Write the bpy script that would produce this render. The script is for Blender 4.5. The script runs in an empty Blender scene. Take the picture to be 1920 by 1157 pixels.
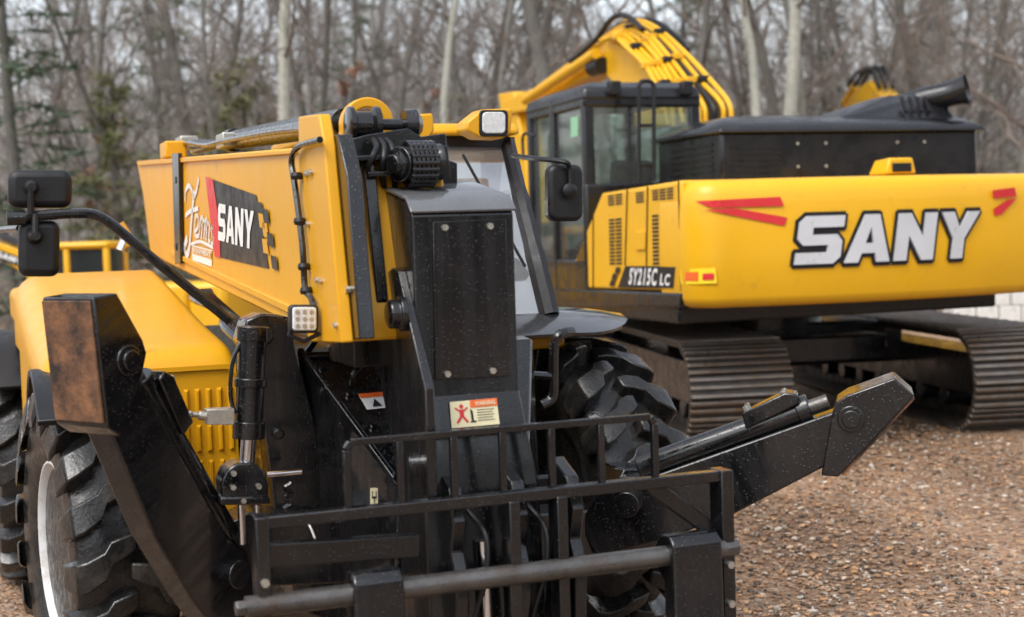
import bpy, bmesh, math, random
from mathutils import Vector as V, Matrix as M
import numpy as np
random.seed(7); np.random.seed(7)
scene=bpy.context.scene
C=scene.collection
R=math.radians
F=2700.0; H=2.0
pitch=math.atan((578.5-430)/F)
camR=M.Rotation(R(90)-pitch,3,'X')@M.Rotation(R(-1.8),3,'Z')
CAM=V((0,0,H))
def ray(px,py): return camR@V(((px-960)/F,-(py-578.5)/F,-1.0))
class Frame:
    def __init__(s,o,yaw):
        s.M=M.Translation(V(o))@M.Rotation(R(yaw),4,'Z'); s.I=s.M.inverted()
    def hit(s,px,py,a,val):
        o=s.I@CAM; d=s.I.to_3x3()@ray(px,py); t=(val-o[a])/d[a]; return o+d*t
    def hitp(s,px,py,p0,n):
        o=s.I@CAM; d=s.I.to_3x3()@ray(px,py); t=(V(p0)-o).dot(V(n))/d.dot(V(n)); return o+d*t
T=Frame((-.66,6.55,0),21)
E=Frame((1.86,12.91,.3),18)
tX=lambda px,py,v:T.hit(px,py,0,v)
tY=lambda px,py,v:T.hit(px,py,1,v)
eX=lambda px,py,v:E.hit(px,py,0,v)
eY=lambda px,py,v:E.hit(px,py,1,v)
def sstep(a,b,x):
    t=min(1,max(0,(x-a)/(b-a))); return t*t*(3-2*t)
def gz(x,y): return .3*sstep(7.5,11,y)*sstep(-2,1,x)

# ------------------------------------------------------------ materials
def pm(name,col,rough=.5,metal=0,var=.15,vs=6,bump=0,bs=150,coat=0,drops=0,dirt=None,dirtamt=.5,rvar=.15,ds=5,spec=.5,dstr=.4,streak=False):
    m=bpy.data.materials.new(name); m.use_nodes=True
    nt=m.node_tree; N=nt.nodes; L=nt.links; b=N['Principled BSDF']
    tc=N.new('ShaderNodeTexCoord')
    nz=N.new('ShaderNodeTexNoise'); nz.inputs['Scale'].default_value=vs; nz.inputs['Detail'].default_value=6
    L.new(tc.outputs['Object'],nz.inputs['Vector'])
    mx=N.new('ShaderNodeMix'); mx.data_type='RGBA'
    mx.inputs[6].default_value=(*[c*(1-var) for c in col],1); mx.inputs[7].default_value=(*[min(1,c*(1+var)) for c in col],1)
    L.new(nz.outputs['Fac'],mx.inputs[0]); out=mx.outputs[2]
    if dirt:
        n2=N.new('ShaderNodeTexNoise'); n2.inputs['Scale'].default_value=ds; n2.inputs['Detail'].default_value=9; n2.inputs['Roughness'].default_value=.7
        L.new(tc.outputs['Object'],n2.inputs['Vector'])
        mr=N.new('ShaderNodeMapRange'); mr.inputs[1].default_value=.62-.3*dirtamt; mr.inputs[2].default_value=.85-.3*dirtamt
        L.new(n2.outputs['Fac'],mr.inputs[0])
        m2=N.new('ShaderNodeMix'); m2.data_type='RGBA'; m2.inputs[7].default_value=(*dirt,1)
        L.new(mr.outputs[0],m2.inputs[0]); L.new(out,m2.inputs[6]); out=m2.outputs[2]
    L.new(out,b.inputs['Base Color'])
    b.inputs['Metallic'].default_value=metal; b.inputs['Specular IOR Level'].default_value=spec
    mr=N.new('ShaderNodeMapRange'); mr.inputs[1].default_value=.3; mr.inputs[2].default_value=.7; mr.inputs[3].default_value=max(.02,rough-rvar); mr.inputs[4].default_value=min(1,rough+rvar)
    n3=N.new('ShaderNodeTexNoise'); n3.inputs['Scale'].default_value=vs*2.3; n3.inputs['Detail'].default_value=5
    if streak:
        mp=N.new('ShaderNodeMapping'); mp.inputs['Scale'].default_value=(2.2,2.2,.18); L.new(tc.outputs['Object'],mp.inputs['Vector']); L.new(mp.outputs[0],n3.inputs['Vector'])
    else: L.new(tc.outputs['Object'],n3.inputs['Vector'])
    L.new(n3.outputs['Fac'],mr.inputs[0]); L.new(mr.outputs[0],b.inputs['Roughness'])
    b.inputs['Coat Weight'].default_value=coat; b.inputs['Coat Roughness'].default_value=.08
    nrm=None
    if drops:
        vo=N.new('ShaderNodeTexVoronoi'); vo.inputs['Scale'].default_value=drops
        L.new(tc.outputs['Object'],vo.inputs['Vector'])
        r=N.new('ShaderNodeMapRange'); r.inputs[1].default_value=.10; r.inputs[2].default_value=.32; r.inputs[3].default_value=1; r.inputs[4].default_value=0
        L.new(vo.outputs['Distance'],r.inputs[0])
        sp=N.new('ShaderNodeSeparateColor'); L.new(vo.outputs['Color'],sp.inputs[0])
        th=N.new('ShaderNodeMath'); th.operation='GREATER_THAN'; th.inputs[1].default_value=.45; L.new(sp.outputs[0],th.inputs[0])
        mu=N.new('ShaderNodeMath'); mu.operation='MULTIPLY'; L.new(r.outputs[0],mu.inputs[0]); L.new(th.outputs[0],mu.inputs[1])
        bu=N.new('ShaderNodeBump'); bu.inputs['Strength'].default_value=dstr; bu.inputs['Distance'].default_value=.004
        L.new(mu.outputs[0],bu.inputs['Height']); nrm=bu.outputs[0]
    if bump:
        n4=N.new('ShaderNodeTexNoise'); n4.inputs['Scale'].default_value=bs; n4.inputs['Detail'].default_value=4
        L.new(tc.outputs['Object'],n4.inputs['Vector'])
        b2=N.new('ShaderNodeBump'); b2.inputs['Strength'].default_value=bump; b2.inputs['Distance'].default_value=.01
        L.new(n4.outputs['Fac'],b2.inputs['Height'])
        if nrm: L.new(nrm,b2.inputs['Normal'])
        nrm=b2.outputs[0]
    if nrm: L.new(nrm,b.inputs['Normal'])
    return m
def glassm(name,tint,gl=.35,opq=.1):
    m=bpy.data.materials.new(name); m.use_nodes=True
    nt=m.node_tree; N=nt.nodes; L=nt.links; N.clear()
    o=N.new('ShaderNodeOutputMaterial'); tr=N.new('ShaderNodeBsdfTransparent'); tr.inputs[0].default_value=(*tint,1)
    g=N.new('ShaderNodeBsdfGlossy'); g.inputs['Roughness'].default_value=.05
    d=N.new('ShaderNodeBsdfDiffuse'); d.inputs[0].default_value=(.62,.65,.67,1)
    fr=N.new('ShaderNodeLayerWeight'); fr.inputs[0].default_value=.35
    mr=N.new('ShaderNodeMapRange'); mr.inputs[3].default_value=gl*.5; mr.inputs[4].default_value=min(1,gl*1.8)
    L.new(fr.outputs['Facing'],mr.inputs[0])
    nz=N.new('ShaderNodeTexNoise'); nz.inputs['Scale'].default_value=4; nz.inputs['Detail'].default_value=5
    mo=N.new('ShaderNodeMapRange'); mo.inputs[3].default_value=opq*.4; mo.inputs[4].default_value=opq*1.6
    L.new(nz.outputs['Fac'],mo.inputs[0])
    m1=N.new('ShaderNodeMixShader'); L.new(mo.outputs[0],m1.inputs[0]); L.new(tr.outputs[0],m1.inputs[1]); L.new(d.outputs[0],m1.inputs[2])
    m2=N.new('ShaderNodeMixShader'); L.new(mr.outputs[0],m2.inputs[0]); L.new(m1.outputs[0],m2.inputs[1]); L.new(g.outputs[0],m2.inputs[2])
    L.new(m2.outputs[0],o.inputs[0]); return m
YEL=pm('yellow_paint',(.68,.33,.007),.40,0,.06,2,coat=.12,drops=120,dirt=(.34,.17,.02),dirtamt=.08,rvar=.06,spec=.35,dstr=.16)
YEL2=pm('yellow_paint_excavator',(.74,.39,.007),.40,0,.06,2,coat=.15,dirt=(.45,.25,.03),dirtamt=.08,spec=.4)
BLK=pm('black_paint',(.0052,.0055,.0065),.22,0,.4,5,coat=.45,drops=85,dirt=(.018,.015,.013),dirtamt=.3,rvar=.16,spec=.45,dstr=.5,streak=True)
BLK2=pm('black_paint_excavator',(.009,.009,.0105),.3,0,.3,3,coat=.25,spec=.4)
PLA=pm('black_plastic',(.010,.010,.011),.4,0,.25,8,bump=.15,bs=300,spec=.4)
FEN=pm('wet_plastic',(.022,.023,.025),.14,0,.25,8,coat=.9,drops=70,dstr=.25)
RUB=pm('tyre_rubber',(.0125,.0123,.012),.28,0,.4,9,bump=.25,bs=60,dirt=(.05,.043,.034),dirtamt=.36,ds=7)
STE=pm('worn_steel',(.12,.115,.11),.36,.7,.4,14,bump=.12,bs=90,dirt=(.10,.065,.045),dirtamt=.4)
TRK=pm('track_steel',(.19,.17,.155),.4,.6,.35,9,bump=.2,bs=60,dirt=(.16,.115,.07),dirtamt=.6)
TRD=pm('track_pad',(.05,.045,.04),.5,.4,.35,9,bump=.2,bs=60,dirt=(.09,.06,.04),dirtamt=.6)
CHR=pm('chrome',(.7,.7,.71),.14,1,.05,5,rvar=.05)
ZIN=pm('zinc',(.5,.48,.42),.35,.8,.2,30)
RIM=pm('rim_paint',(.6,.61,.61),.45,0,.15,6,dirt=(.25,.2,.15),dirtamt=.3)
RUS=pm('rusty_steel',(.20,.092,.042),.65,.1,.55,12,bump=.3,bs=70,dirt=(.022,.016,.0135),dirtamt=.66,ds=7)
WHT=pm('white_vinyl',(.78,.78,.76),.4,0,.04)
RED=pm('red_vinyl',(.60,.025,.03),.4,0,.06)
ORA=pm('orange_vinyl',(.75,.13,.02),.4,0,.06)
CRE=pm('cream_vinyl',(.72,.66,.42),.4,0,.06)
DEC=pm('black_vinyl',(.014,.013,.014),.4,0,.15,spec=.3)
SIL=pm('silver_vinyl',(.58,.59,.61),.35,.15,.12,3)
LEN=pm('lamp_lens',(.62,.63,.62),.15,0,.35,60,coat=.8)
INT=pm('cab_trim',(.30,.31,.31),.6,0,.1)
SEA=pm('seat_fabric',(.02,.02,.022),.8,0,.2)
DGL=pm('dark_glass',(.02,.025,.025),.08,0,.2,2,rvar=.04)
GLA=glassm('windscreen',(.78,.84,.84),.55,.30)  # the pale diffuse share paints reflected sky into the glass
GLE=glassm('tinted_glass',(.62,.76,.70),.24,.06)
YLB=pm('yellow_vinyl',(.85,.62,.02),.4,0,.05)

# ------------------------------------------------------------ mesh builder
class MB:
    def __init__(s): s.v=[]; s.f=[]
    def add(s,vs,fs):
        o=len(s.v); s.v+=[tuple(p) for p in vs]; s.f+=[tuple(i+o for i in f) for f in fs]; return s
    def prism(s,pts,vec):
        n=len(pts); pts=[V(p) for p in pts]; vec=V(vec)
        return s.add(pts+[p+vec for p in pts],[tuple(range(n)),tuple(range(2*n-1,n-1,-1))]+[(i,(i+1)%n,(i+1)%n+n,i+n) for i in range(n)])
    def box(s,a,b):
        (x0,y0,z0),(x1,y1,z1)=a,b
        return s.prism([(x0,y0,z0),(x1,y0,z0),(x1,y1,z0),(x0,y1,z0)],(0,0,z1-z0))
    def bar(s,p,q,w,h,up=(0,0,1)):
        p=V(p);q=V(q);d=(q-p).normalized();u=V(up)
        sd=d.cross(u).normalized();u=sd.cross(d)
        return s.prism([p+sd*w/2*i+u*h/2*j for i,j in((-1,-1),(1,-1),(1,1),(-1,1))],q-p)
    def loft(s,rings,caps=True):
        n=len(rings[0]); vs=[p for r in rings for p in r]; fs=[]
        for k in range(len(rings)-1):
            for i in range(n):
                j=(i+1)%n; fs.append((k*n+i,k*n+j,(k+1)*n+j,(k+1)*n+i))
        if caps: fs+=[tuple(range(n))[::-1],tuple(range((len(rings)-1)*n,len(rings)*n))]
        return s.add(vs,fs)
    def tube(s,path,r,n=10,caps=True):
        path=[V(p) for p in path]; k=len(path)
        rr=r if isinstance(r,(list,tuple)) else [r]*k
        t=(path[1]-path[0]).normalized(); a=t.orthogonal().normalized(); rings=[]
        for i in range(k):
            if i==0: t2=(path[1]-path[0])
            elif i==k-1: t2=path[-1]-path[-2]
            else: t2=path[i+1]-path[i-1]
            t2=t2.normalized(); a=(a-t2*a.dot(t2)).normalized(); b=t2.cross(a)
            rings.append([path[i]+(a*math.cos(2*math.pi*j/n)+b*math.sin(2*math.pi*j/n))*rr[i] for j in range(n)])
        return s.loft(rings,caps)
    def lathe(s,prof,o,ax,n=32):
        o=V(o);ax=V(ax).normalized();a=ax.orthogonal().normalized();b=ax.cross(a)
        return s.loft([[o+ax*t+(a*math.cos(2*math.pi*j/n)+b*math.sin(2*math.pi*j/n))*max(r,1e-4) for j in range(n)] for r,t in prof])
    def cyl(s,p,q,r,n=20):
        p=V(p);q=V(q); return s.lathe([(r,0),(r,(q-p).length)],p,q-p,n)
    def hull(s,pts):
        bm=bmesh.new()
        for p in pts: bm.verts.new(p)
        bmesh.ops.convex_hull(bm,input=bm.verts)
        bmesh.ops.dissolve_limit(bm,angle_limit=R(1),verts=bm.verts,edges=bm.edges)
        used=[v for v in bm.verts if v.link_faces]; idx={v:i for i,v in enumerate(used)}
        s.add([v.co.copy() for v in used],[tuple(idx[v] for v in f.verts) for f in bm.faces]); bm.free(); return s
    def build(s,name,mat,parent=None,bevel=0,smooth=35,label=None,seg=2):
        me=bpy.data.meshes.new(name); me.from_pydata(s.v,[],s.f)
        bm=bmesh.new(); bm.from_mesh(me); bmesh.ops.recalc_face_normals(bm,faces=bm.faces); bm.to_mesh(me); bm.free()
        me.materials.append(mat)
        if smooth:
            for p in me.polygons: p.use_smooth=True
            me.set_sharp_from_angle(angle=R(smooth))
        o=bpy.data.objects.new(name,me); C.objects.link(o)
        if parent: o.parent=parent
        if bevel:
            b=o.modifiers.new('edge','BEVEL'); b.width=bevel; b.segments=seg; b.limit_method='ANGLE'; b.angle_limit=R(40)
        if label: o['label']=label
        return o
def tag(o,label,cat,group=None,kind=None):
    if label: o['label']=label
    if cat: o['category']=cat
    if group: o['group']=group
    if kind: o['kind']=kind
    return o
def thing(name,label,cat,mat,group=None):
    o=bpy.data.objects.new(name,None); C.objects.link(o); o.matrix_world=mat; o.empty_display_size=.3
    return tag(o,label,cat,group)
def copy_tree(o,parent=None):
    c=o.copy(); C.objects.link(c)
    if parent: c.parent=parent
    for ch in list(o.children): copy_tree(ch,c)
    return c
def crv(pts,n=5):
    pts=[V(p) for p in pts]; P=[pts[0]*2-pts[1]]+pts+[pts[-1]*2-pts[-2]]; out=[]
    for i in range(1,len(P)-2):
        for k in range(n):
            t=k/n; a,b,c,d=P[i-1],P[i],P[i+1],P[i+2]
            out.append(.5*((2*b)+(c-a)*t+(2*a-5*b+4*c-d)*t*t+(3*b-a-3*c+d)*t**3))
    out.append(pts[-1]); return out
def rr(x0,y0,x1,y1,r,n=4):
    o=[]
    for cx,cy,a0 in((x1-r,y0+r,-90),(x1-r,y1-r,0),(x0+r,y1-r,90),(x0+r,y0+r,180)):
        for k in range(n+1):
            a=R(a0+90*k/n); o.append((cx+r*math.cos(a),cy+r*math.sin(a)))
    return o
def text_mesh(body,bold=0,shear=0,ext=0,bb=None,space=1.0):
    cu=bpy.data.curves.new('t','FONT'); cu.body=body; cu.offset=bold; cu.shear=shear; cu.extrude=ext; cu.resolution_u=4; cu.space_character=space
    ob=bpy.data.objects.new('t',cu); C.objects.link(ob)
    dg=bpy.context.evaluated_depsgraph_get(); dg.update()
    me=bpy.data.meshes.new_from_object(ob.evaluated_get(dg))
    vs=[v.co.copy() for v in me.vertices]; fs=[tuple(p.vertices) for p in me.polygons]
    bpy.data.objects.remove(ob); bpy.data.curves.remove(cu); bpy.data.meshes.remove(me)
    if bb is None: bb=(min(v.x for v in vs),max(v.x for v in vs),min(v.y for v in vs),max(v.y for v in vs))
    return [((v.x-bb[0])/(bb[1]-bb[0]),(v.y-bb[2])/(bb[3]-bb[2]),v.z) for v in vs],fs,bb
def text_quad(name,body,q,mat,parent,bold=0,shear=0,space=1.0):
    vs,fs,_=text_mesh(body,bold,shear,0,None,space); bl,br,tr,tl=[V(p) for p in q]
    m=MB(); m.add([(bl*(1-a)+br*a)*(1-b)+(tl*(1-a)+tr*a)*b for a,b,z in vs],fs)
    return m.build(name,mat,parent,smooth=0)
def flat(name,pts,mat,parent):
    m=MB(); m.add(pts,[tuple(range(len(pts)))]); return m.build(name,mat,parent,smooth=0)
def bolts(pts,vec,r,parent,name='bolt',mat=ZIN,n=6):
    for p in pts: MB().cyl(V(p),V(p)+V(vec),r,n).build(name,mat,parent)
GLY=[([[(0,0),(.85,0),(1,.14),(1,.47),(.87,.61),(.31,.61),(.31,.76),(1,.76),(1,1),(.14,1),(0,.87),(0,.52),(.13,.39),(.69,.39),(.69,.24),(0,.24)]],1.0),
     ([[(0,0),(.36,1),(.53,1),(.53,.74),(.43,.40),(.53,.40),(.53,.19),(.37,.19),(.31,0)],[(1.06,0),(.70,1),(.53,1),(.53,.74),(.63,.40),(.53,.40),(.53,.19),(.69,.19),(.75,0)]],1.06),
     ([[(0,0),(0,1),(.30,1),(.68,.47),(.68,1),(.98,1),(.98,0),(.68,0),(.30,.53),(.30,0)]],.98),
     ([[(0,1),(.34,1),(.53,.64),(.72,1),(1.06,1),(.68,.42),(.68,0),(.38,0),(.38,.42)]],1.06)]
def glyphs(gap=.09,shear=0):
    out=[];x=0
    for polys,adv in GLY:
        for p in polys: out.append([(x+a+shear*b,b) for a,b in p])
        x+=adv+gap
    W=x-gap+shear
    return [[(a/W,b) for a,b in p] for p in out]

# ------------------------------------------------------------ TELEHANDLER
tele=thing('telehandler','wet yellow and black telescopic handler in front, stabiliser legs raised and fork carriage empty','telehandler',T.M)
def lug_tyre(Rw=.70,hw=.21,nl=19):
    m=MB(); k=Rw/.70
    prof=[(.36,-.15),(.38,-.175),(.44,-.2),(.53,-.213),(.59,-.2),(.62,-.16),(.632,-.09),(.635,0)]
    prof=[(r*k,x*hw/.21) for r,x in prof]; prof=prof+[(r,-x) for r,x in prof[::-1][1:]]
    m.lathe(prof,(0,0,0),(1,0,0),64)
    f=17/nl
    for sd in(-1,1):
        for q in range(nl):
            t0=2*math.pi*(q+(.5 if sd>0 else 0))/nl; rings=[]
            for t,rt,rb,dt,w in((-.06,.690,.61,-.02,.062),(.12,.703,.61,.0,.074),(.38,.704,.61,.03,.084),(.50,.704,.61,.10,.102),(.8,.697,.6,.15,.114),(.97,.677,.58,.165,.116),(1.07,.575,.53,.17,.10)):
                x=sd*(.226*t)*hw/.21; th=t0+dt; w*=f
                rings.append([(x,r*k*math.cos(a),r*k*math.sin(a)) for r,a in((rb,th-w),(rt,th-w*.86),(rt,th+w*.86),(rb,th+w))])
            m.loft(rings)
    return m
def wheel(x,y,steer=0,Rw=.70):
    t=lug_tyre(Rw).build('tyre',RUB,tele,bevel=.008); t.location=(x,y,Rw); t.rotation_euler=(random.random()*3,0,R(steer))
    s=-1 if x<0 else 1
    m=MB(); m.lathe([(.2,.02*s),(.355,-.12*s),(.385,.13*s),(.40,.175*s),(.375,.178*s),(.35,.15*s),(.335,.06*s),(.22,.03*s),(.20,.08*s),(.12,.09*s),(.11,.14*s),(.01,.14*s)],(0,0,0),(1,0,0),48)
    m.build('rim',RIM,t)
    m=MB(); m.lathe([(.01,-.2*s),(.16,-.2*s),(.17,-.14*s),(.34,-.13*s),(.36,-.08*s),(.3,-.02*s),(.01,-.02*s)],(0,0,0),(1,0,0),36)
    for k in range(10):
        a=k*math.pi/5; m.cyl((.02*s,.165*math.cos(a),.165*math.sin(a)),(.115*s,.165*math.cos(a),.165*math.sin(a)),.015,6)
    m.build('wheel_hub',BLK,t,bevel=.006)
for x,y,st,rw in((-1.23,0,7,.70),(.98,0,10,.735),(-1.36,2.75,0,.70),(1.2,2.75,0,.70)): wheel(x,y,st,rw)
for y in(0,2.75):
    m=MB(); m.cyl((-1.0,y,.7),(.9,y,.7),.11); m.box((-.3,y-.18,.52),(.3,y+.18,.9))
    m.build('axle',BLK,tele,bevel=.01)
m=MB(); m.box((-.6,-1.0,.6),(-.02,3.4,1.42)); m.box((-.021,-.98,.61),(.5,3.38,1.0))
m.build('chassis',BLK,tele,bevel=.015)
# engine hood
def zt(y): return 1.53+.33*sstep(-.5,3.1,y)
rings=[]
for y,ins in((-.14,.10),(-.12,.05),(-.06,.012),(.05,0),(.5,0),(1,0),(1.5,0),(2,0),(2.4,0),(2.55,.02),(2.62,.08)):
    top=zt(y)-ins; xl=-1.44+ins; xr=-.63; rad=.17; zb=1.43+ins*.3; rad=min(rad,top-zb-.005); ring=[(xr,y,zb),(xl,y,zb)]
    for k in range(7):
        a=R(180-90*k/6); ring.append((xl+rad+rad*math.cos(a),y,top-rad+rad*math.sin(a)))
    for k in range(5):
        a=R(90-90*k/4); ring.append((xr-.05+.05*math.cos(a),y,top-.05+.05*math.sin(a)))
    rings.append(ring)
m=MB(); m.loft(rings); m.box((-.97,-.125,.74),(-.632,1.2,1.44)); m.box((-1.435,.86,.72),(-.95,1.95,1.44))
hood=m.build('engine_hood',YEL,tele,bevel=.012)
m=MB()
for r in range(3):
    for k in range(7):
        z0=1.36-.155*r; x=-.94+k*.047
        m.hull([(x+a*.012,-.127-b,z0-.12*c+d) for a,b,c,d in((-1,0,0,0),(1,0,0,0),(-1,0,1,0),(1,0,1,0),(-.3,.014,0,-.01),(.3,.014,0,-.01),(-.3,.014,1,.01),(.3,.014,1,.01))])
m.build('louvre_panel',YEL,hood)
def arch(m,cx0,cx1,cy,cz,r,a0,a1,th,n=14):
    rs=[]
    for k in range(n+1):
        a=R(a0+(a1-a0)*k/n); c,s_=math.cos(a),math.sin(a)
        rs.append([(cx0,cy-r*c,cz+r*s_),(cx1,cy-r*c,cz+r*s_),(cx1,cy-(r+th)*c,cz+(r+th)*s_),(cx0,cy-(r+th)*c,cz+(r+th)*s_)])
    m.loft(rs)
m=MB(); arch(m,-1.47,-1.0,0,.7,.745,52,150,.03); m.build('mudguard',PLA,tele,bevel=.006)
m=MB(); arch(m,-1.6,-1.1,2.75,.7,.76,40,150,.035); m.build('mudguard',PLA,tele,bevel=.006)
m=MB(); m.box((-1.42,2.3,1.50),(-.62,3.7,1.72)); m.build('rear_cowl',YEL,tele,bevel=.05,seg=3)
m=MB(); m.tube(crv([tY(228,470,2.4),tY(236,446,2.4),tY(222,420,2.4)]),.035,12); m.build('exhaust_pipe',CHR,tele)
# boom
XB=-.6; BWD=.42
bp=[(256,302),(563,276),(600,300),(641,642),(606,640),(310,492),(282,475),(268,365)]
boom=MB().prism([tX(*p,XB) for p in bp],(BWD,0,0)).build('boom',YEL,tele,bevel=.012)
m=MB(); cp=[(559,219),(597,214),(606,265),(612,330),(641,643),(578,641),(566,560),(560,300)]
m.prism([tX(*p,-.625) for p in cp],(.04,0,0)); m.build('boom_collar',YEL,boom,bevel=.006)
m=MB(); m.prism([tX(*p,-.612) for p in((318,478),(320,470),(566,585),(566,600))],(.02,0,0)); m.build('stiffener',YEL,boom,bevel=.003)
m=MB(); m.prism([tX(*p,-.615) for p in((256,302),(560,279),(560,288),(258,311))],(.45,0,0)); m.build('top_flange',YEL,boom,bevel=.004)
m=MB(); m.prism([tX(*p,-.625) for p in((322,288),(334,287),(338,494),(328,496))],(.02,0,0)); m.box(tX(325,345,-.63),tX(339,331,-.6)); m.box(tX(327,470,-.63),tX(340,456,-.6))
m.build('strap',BLK,boom,bevel=.002)
m=MB()
m.tube(crv([tX(*p,-.645) for p in((600,262),(560,275),(547,300),(552,340),(560,400),(568,470),(572,540),(584,560),(590,585))]),.011,8)
m.build('hose',BLK,boom)
for p in((556,330),(562,415),(570,500),(574,545)):
    MB().lathe([(.018,-.012),(.022,0),(.018,.012)],tX(*p,-.645),(0,0,1),12).build('hose_clip',PLA,boom)
bolts([tX(*p,-.625) for p in((577,326),(582,323),(586,323),(597,525),(604,527),(580,420),(590,610),(632,610))],(-.012,0,0),.010,boom,n=8)
# top cylinder and hoses
m=MB(); a,b=tX(432,264,-.4),tX(645,228,-.4); m.cyl(a,b,.05); m.lathe([(.06,0),(.06,.12)],a,b-a,20); d=(a-b).normalized()
m.cyl(a,a+d*1.2-V((0,0,.02)),.026); m.build('lift_cylinder',BLK,boom,bevel=.004)
m=MB(); m.cyl(b,b+(b-a).normalized()*.22,.03); m.build('cylinder_rod',CHR,boom)
for k,(dx,dz) in enumerate(((-.5,0),(-.46,.01),(-.33,.0),(-.28,.03))):
    q=[tX(330,282-4*k,dx),tX(352,268-3*k,dx),tX(385,272-2*k,dx),tX(430,262,dx),tX(520,246,dx),tX(620,238,dx)]
    MB().tube(crv(q),.014,8).build('hydraulic_hose',BLK,boom)
for p in((430,264),(350,268)):
    c=tX(*p,-.45); MB().box(c-V((.05,.10,.035)),c+V((.05,.10,.035))).build('hose_fitting',ZIN,boom,bevel=.006)
m=MB(); c=tX(325,283,-.55); m.box(c-V((.06,.12,.045)),c+V((.06,.12,.05))); m.build('hose_bracket',YEL,boom,bevel=.01)
# decals on boom
dx=-.6035
def D(*ps,x=dx): return [tX(p[0],p[1],x) for p in ps]
flat('decal_panel',D((394,335),(480,366),(504,504),(409,482)),DEC,boom)
flat('decal_stripe',D((385,331),(399,337),(411,420),(413,484),(402,480),x=dx-.002),RED,boom)
q=[tX(*p,dx-.003) for p in((409,450),(474,468),(476,396),(409,381))]
m=MB()
for p in glyphs(.10): m.add([(q[0]*(1-a)+q[1]*a)*(1-b)+(q[3]*(1-a)+q[2]*a)*b for a,b in p],[tuple(range(len(p)))])
m.build('decal_lettering',WHT,boom,smooth=0)
for a,b in((482,378),(489,422)): flat('decal_check',D((a,b),(a+9,b+3),(a+12,b+24),(a+3,b+20),x=dx-.002),DEC,boom)
for a,b in((486,399),(493,416),(493,447)): flat('decal_check',D((a-2,b),(a+7,b+3),(a+11,b+30),(a+1,b+27),x=dx-.003),YEL,boom)
for a,b in((493,390),(502,435),(509,478)): flat('decal_check',D((a-2,b),(a+9,b+4),(a+12,b+30),(a+1,b+25),x=dx-.004),DEC,boom)
m=MB()
for pth,rad in (([(347,376),(348,358),(354,348),(360,358),(362,370),(368,358),(372,336)],.014),([(364,360),(361,390),(358,425),(355,464),(350,478),(346,464),(351,446)],.021),([(348,404),(357,396),(371,391)],.012),
    ([(364,436),(371,426),(372,410),(368,404),(365,420),(366,441),(373,442)],.011),([(373,442),(376,412),(380,411),(377,447)],.011),([(378,425),(381,413),(384,416)],.010),
    ([(382,448),(385,416),(388,415),(386,450)],.011),([(386,432),(389,418),(392,421)],.010),([(393,424),(391,450),(394,452)],.011),([(400,424),(396,430),(398,442),(401,452),(396,458)],.010),([(358,458),(375,453),(399,464)],.008)):
    P=crv(D(*pth,x=dx-.002),5)
    for i in range(len(P)-1):
        a,b=P[i],P[i+1]; t=(b-a).normalized(); n=V((0,-t.z,t.y))*rad
        m.add([a-n-t*.004,b-n+t*.004,b+n+t*.004,a+n-t*.004],[(0,1,2,3)])
m.build('dealer_script',WHT,boom,smooth=0)
flat('dealer_plate',D((360,459),(397,469),(397,500),(361,488)),WHT,boom)
flat('dealer_plate',D((361,462),(396,471.5),(396,486),(361.5,475),x=dx-.002),YEL,boom)
text_quad('dealer_lettering','EQUIPMENT',D((362.5,473.5),(395,484.5),(395,473),(362,464),x=dx-.004),WHT,boom,bold=.02)
# boom head (black inner section)
m=MB(); m.box((-.50,-1.64,1.55),(-.14,-1.3,2.16)); head=m.build('boom_head',BLK,tele,bevel=.006)
m=MB(); m.prism([tX(*p,-.585) for p in((612,256),(632,252),(650,330),(674,636),(645,636),(622,420))],(.05,0,0)); m.build('slide_rail',BLK,head,bevel=.004)
m=MB(); m.prism([tX(*p,-.47) for p in((655,306),(681,304),(706,560),(706,580),(690,582),(664,430))],(.04,0,0)); m.build('slide_rail',BLK,head,bevel=.004)
bolts([tX(*p,-.585) for p in((617,351),(620,393),(627,353),(641,492),(646,512),(656,543))],(-.014,0,0),.011,head)
bolts([tX(*p,-.47) for p in((671,352),(676,384),(683,466),(698,520))],(-.014,0,0),.011,head)
m=MB(); hp=[(640,292),(650,262),(690,252),(765,240),(790,256),(836,250),(842,300),(858,306),(858,356),(700,360),(650,330)]
m.prism([tY(*p,-1.66) for p in hp],(0,.06,0))
for y0,y1,x0,x1 in((293,303,645,748),(322,332,690,800)): m.prism([tY(*p,-1.78) for p in((x0,y0),(x1,y0-4),(x1,y1-4),(x0,y1))],(0,.14,0))
m.build('head_bracket',BLK,head,bevel=.004)
for k in range(3):
    MB().tube(crv([tY(700+12*k,262,-1.70),tY(706+14*k,275,-1.76),tY(700+20*k,292+4*k,-1.79),tY(690+26*k,318,-1.77),tY(700+20*k,350,-1.72)]),.010,8).build('hydraulic_hose',PLA,head)
m=MB(); ctr=(690,232); pts=[]
for k in range(17):
    a=R(-10+200*k/16); pts.append((ctr[0]+49*math.cos(a),ctr[1]-50*math.sin(a)))
pts=[(740,262)]+pts+[(640,266)]+[(658,264)]
for k in range(17):
    a=R(190-200*k/16); pts.append((ctr[0]+31*math.cos(a),ctr[1]-31*math.sin(a)))
pts.append((722,262))
m.prism([tY(*p,-1.52) for p in pts],(0,.05,0)); m.build('roller_guard',YEL,head,bevel=.005)
m=MB(); c=tY(672,234,-1.6)
m.lathe([(.05,-.04),(.062,-.035),(.062,-.02),(.045,-.012),(.045,.04),(.062,.05),(.062,.07),(.02,.072),(.02,.16),(.05,.16),(.055,.2),(.03,.22)],c,(1,0,0),28)
m.build('hose_pulley',BLK,head)
m=MB(); c=tY(756,308,-1.80); d=tY(822,304,-1.80); L=(d-c).length
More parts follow.
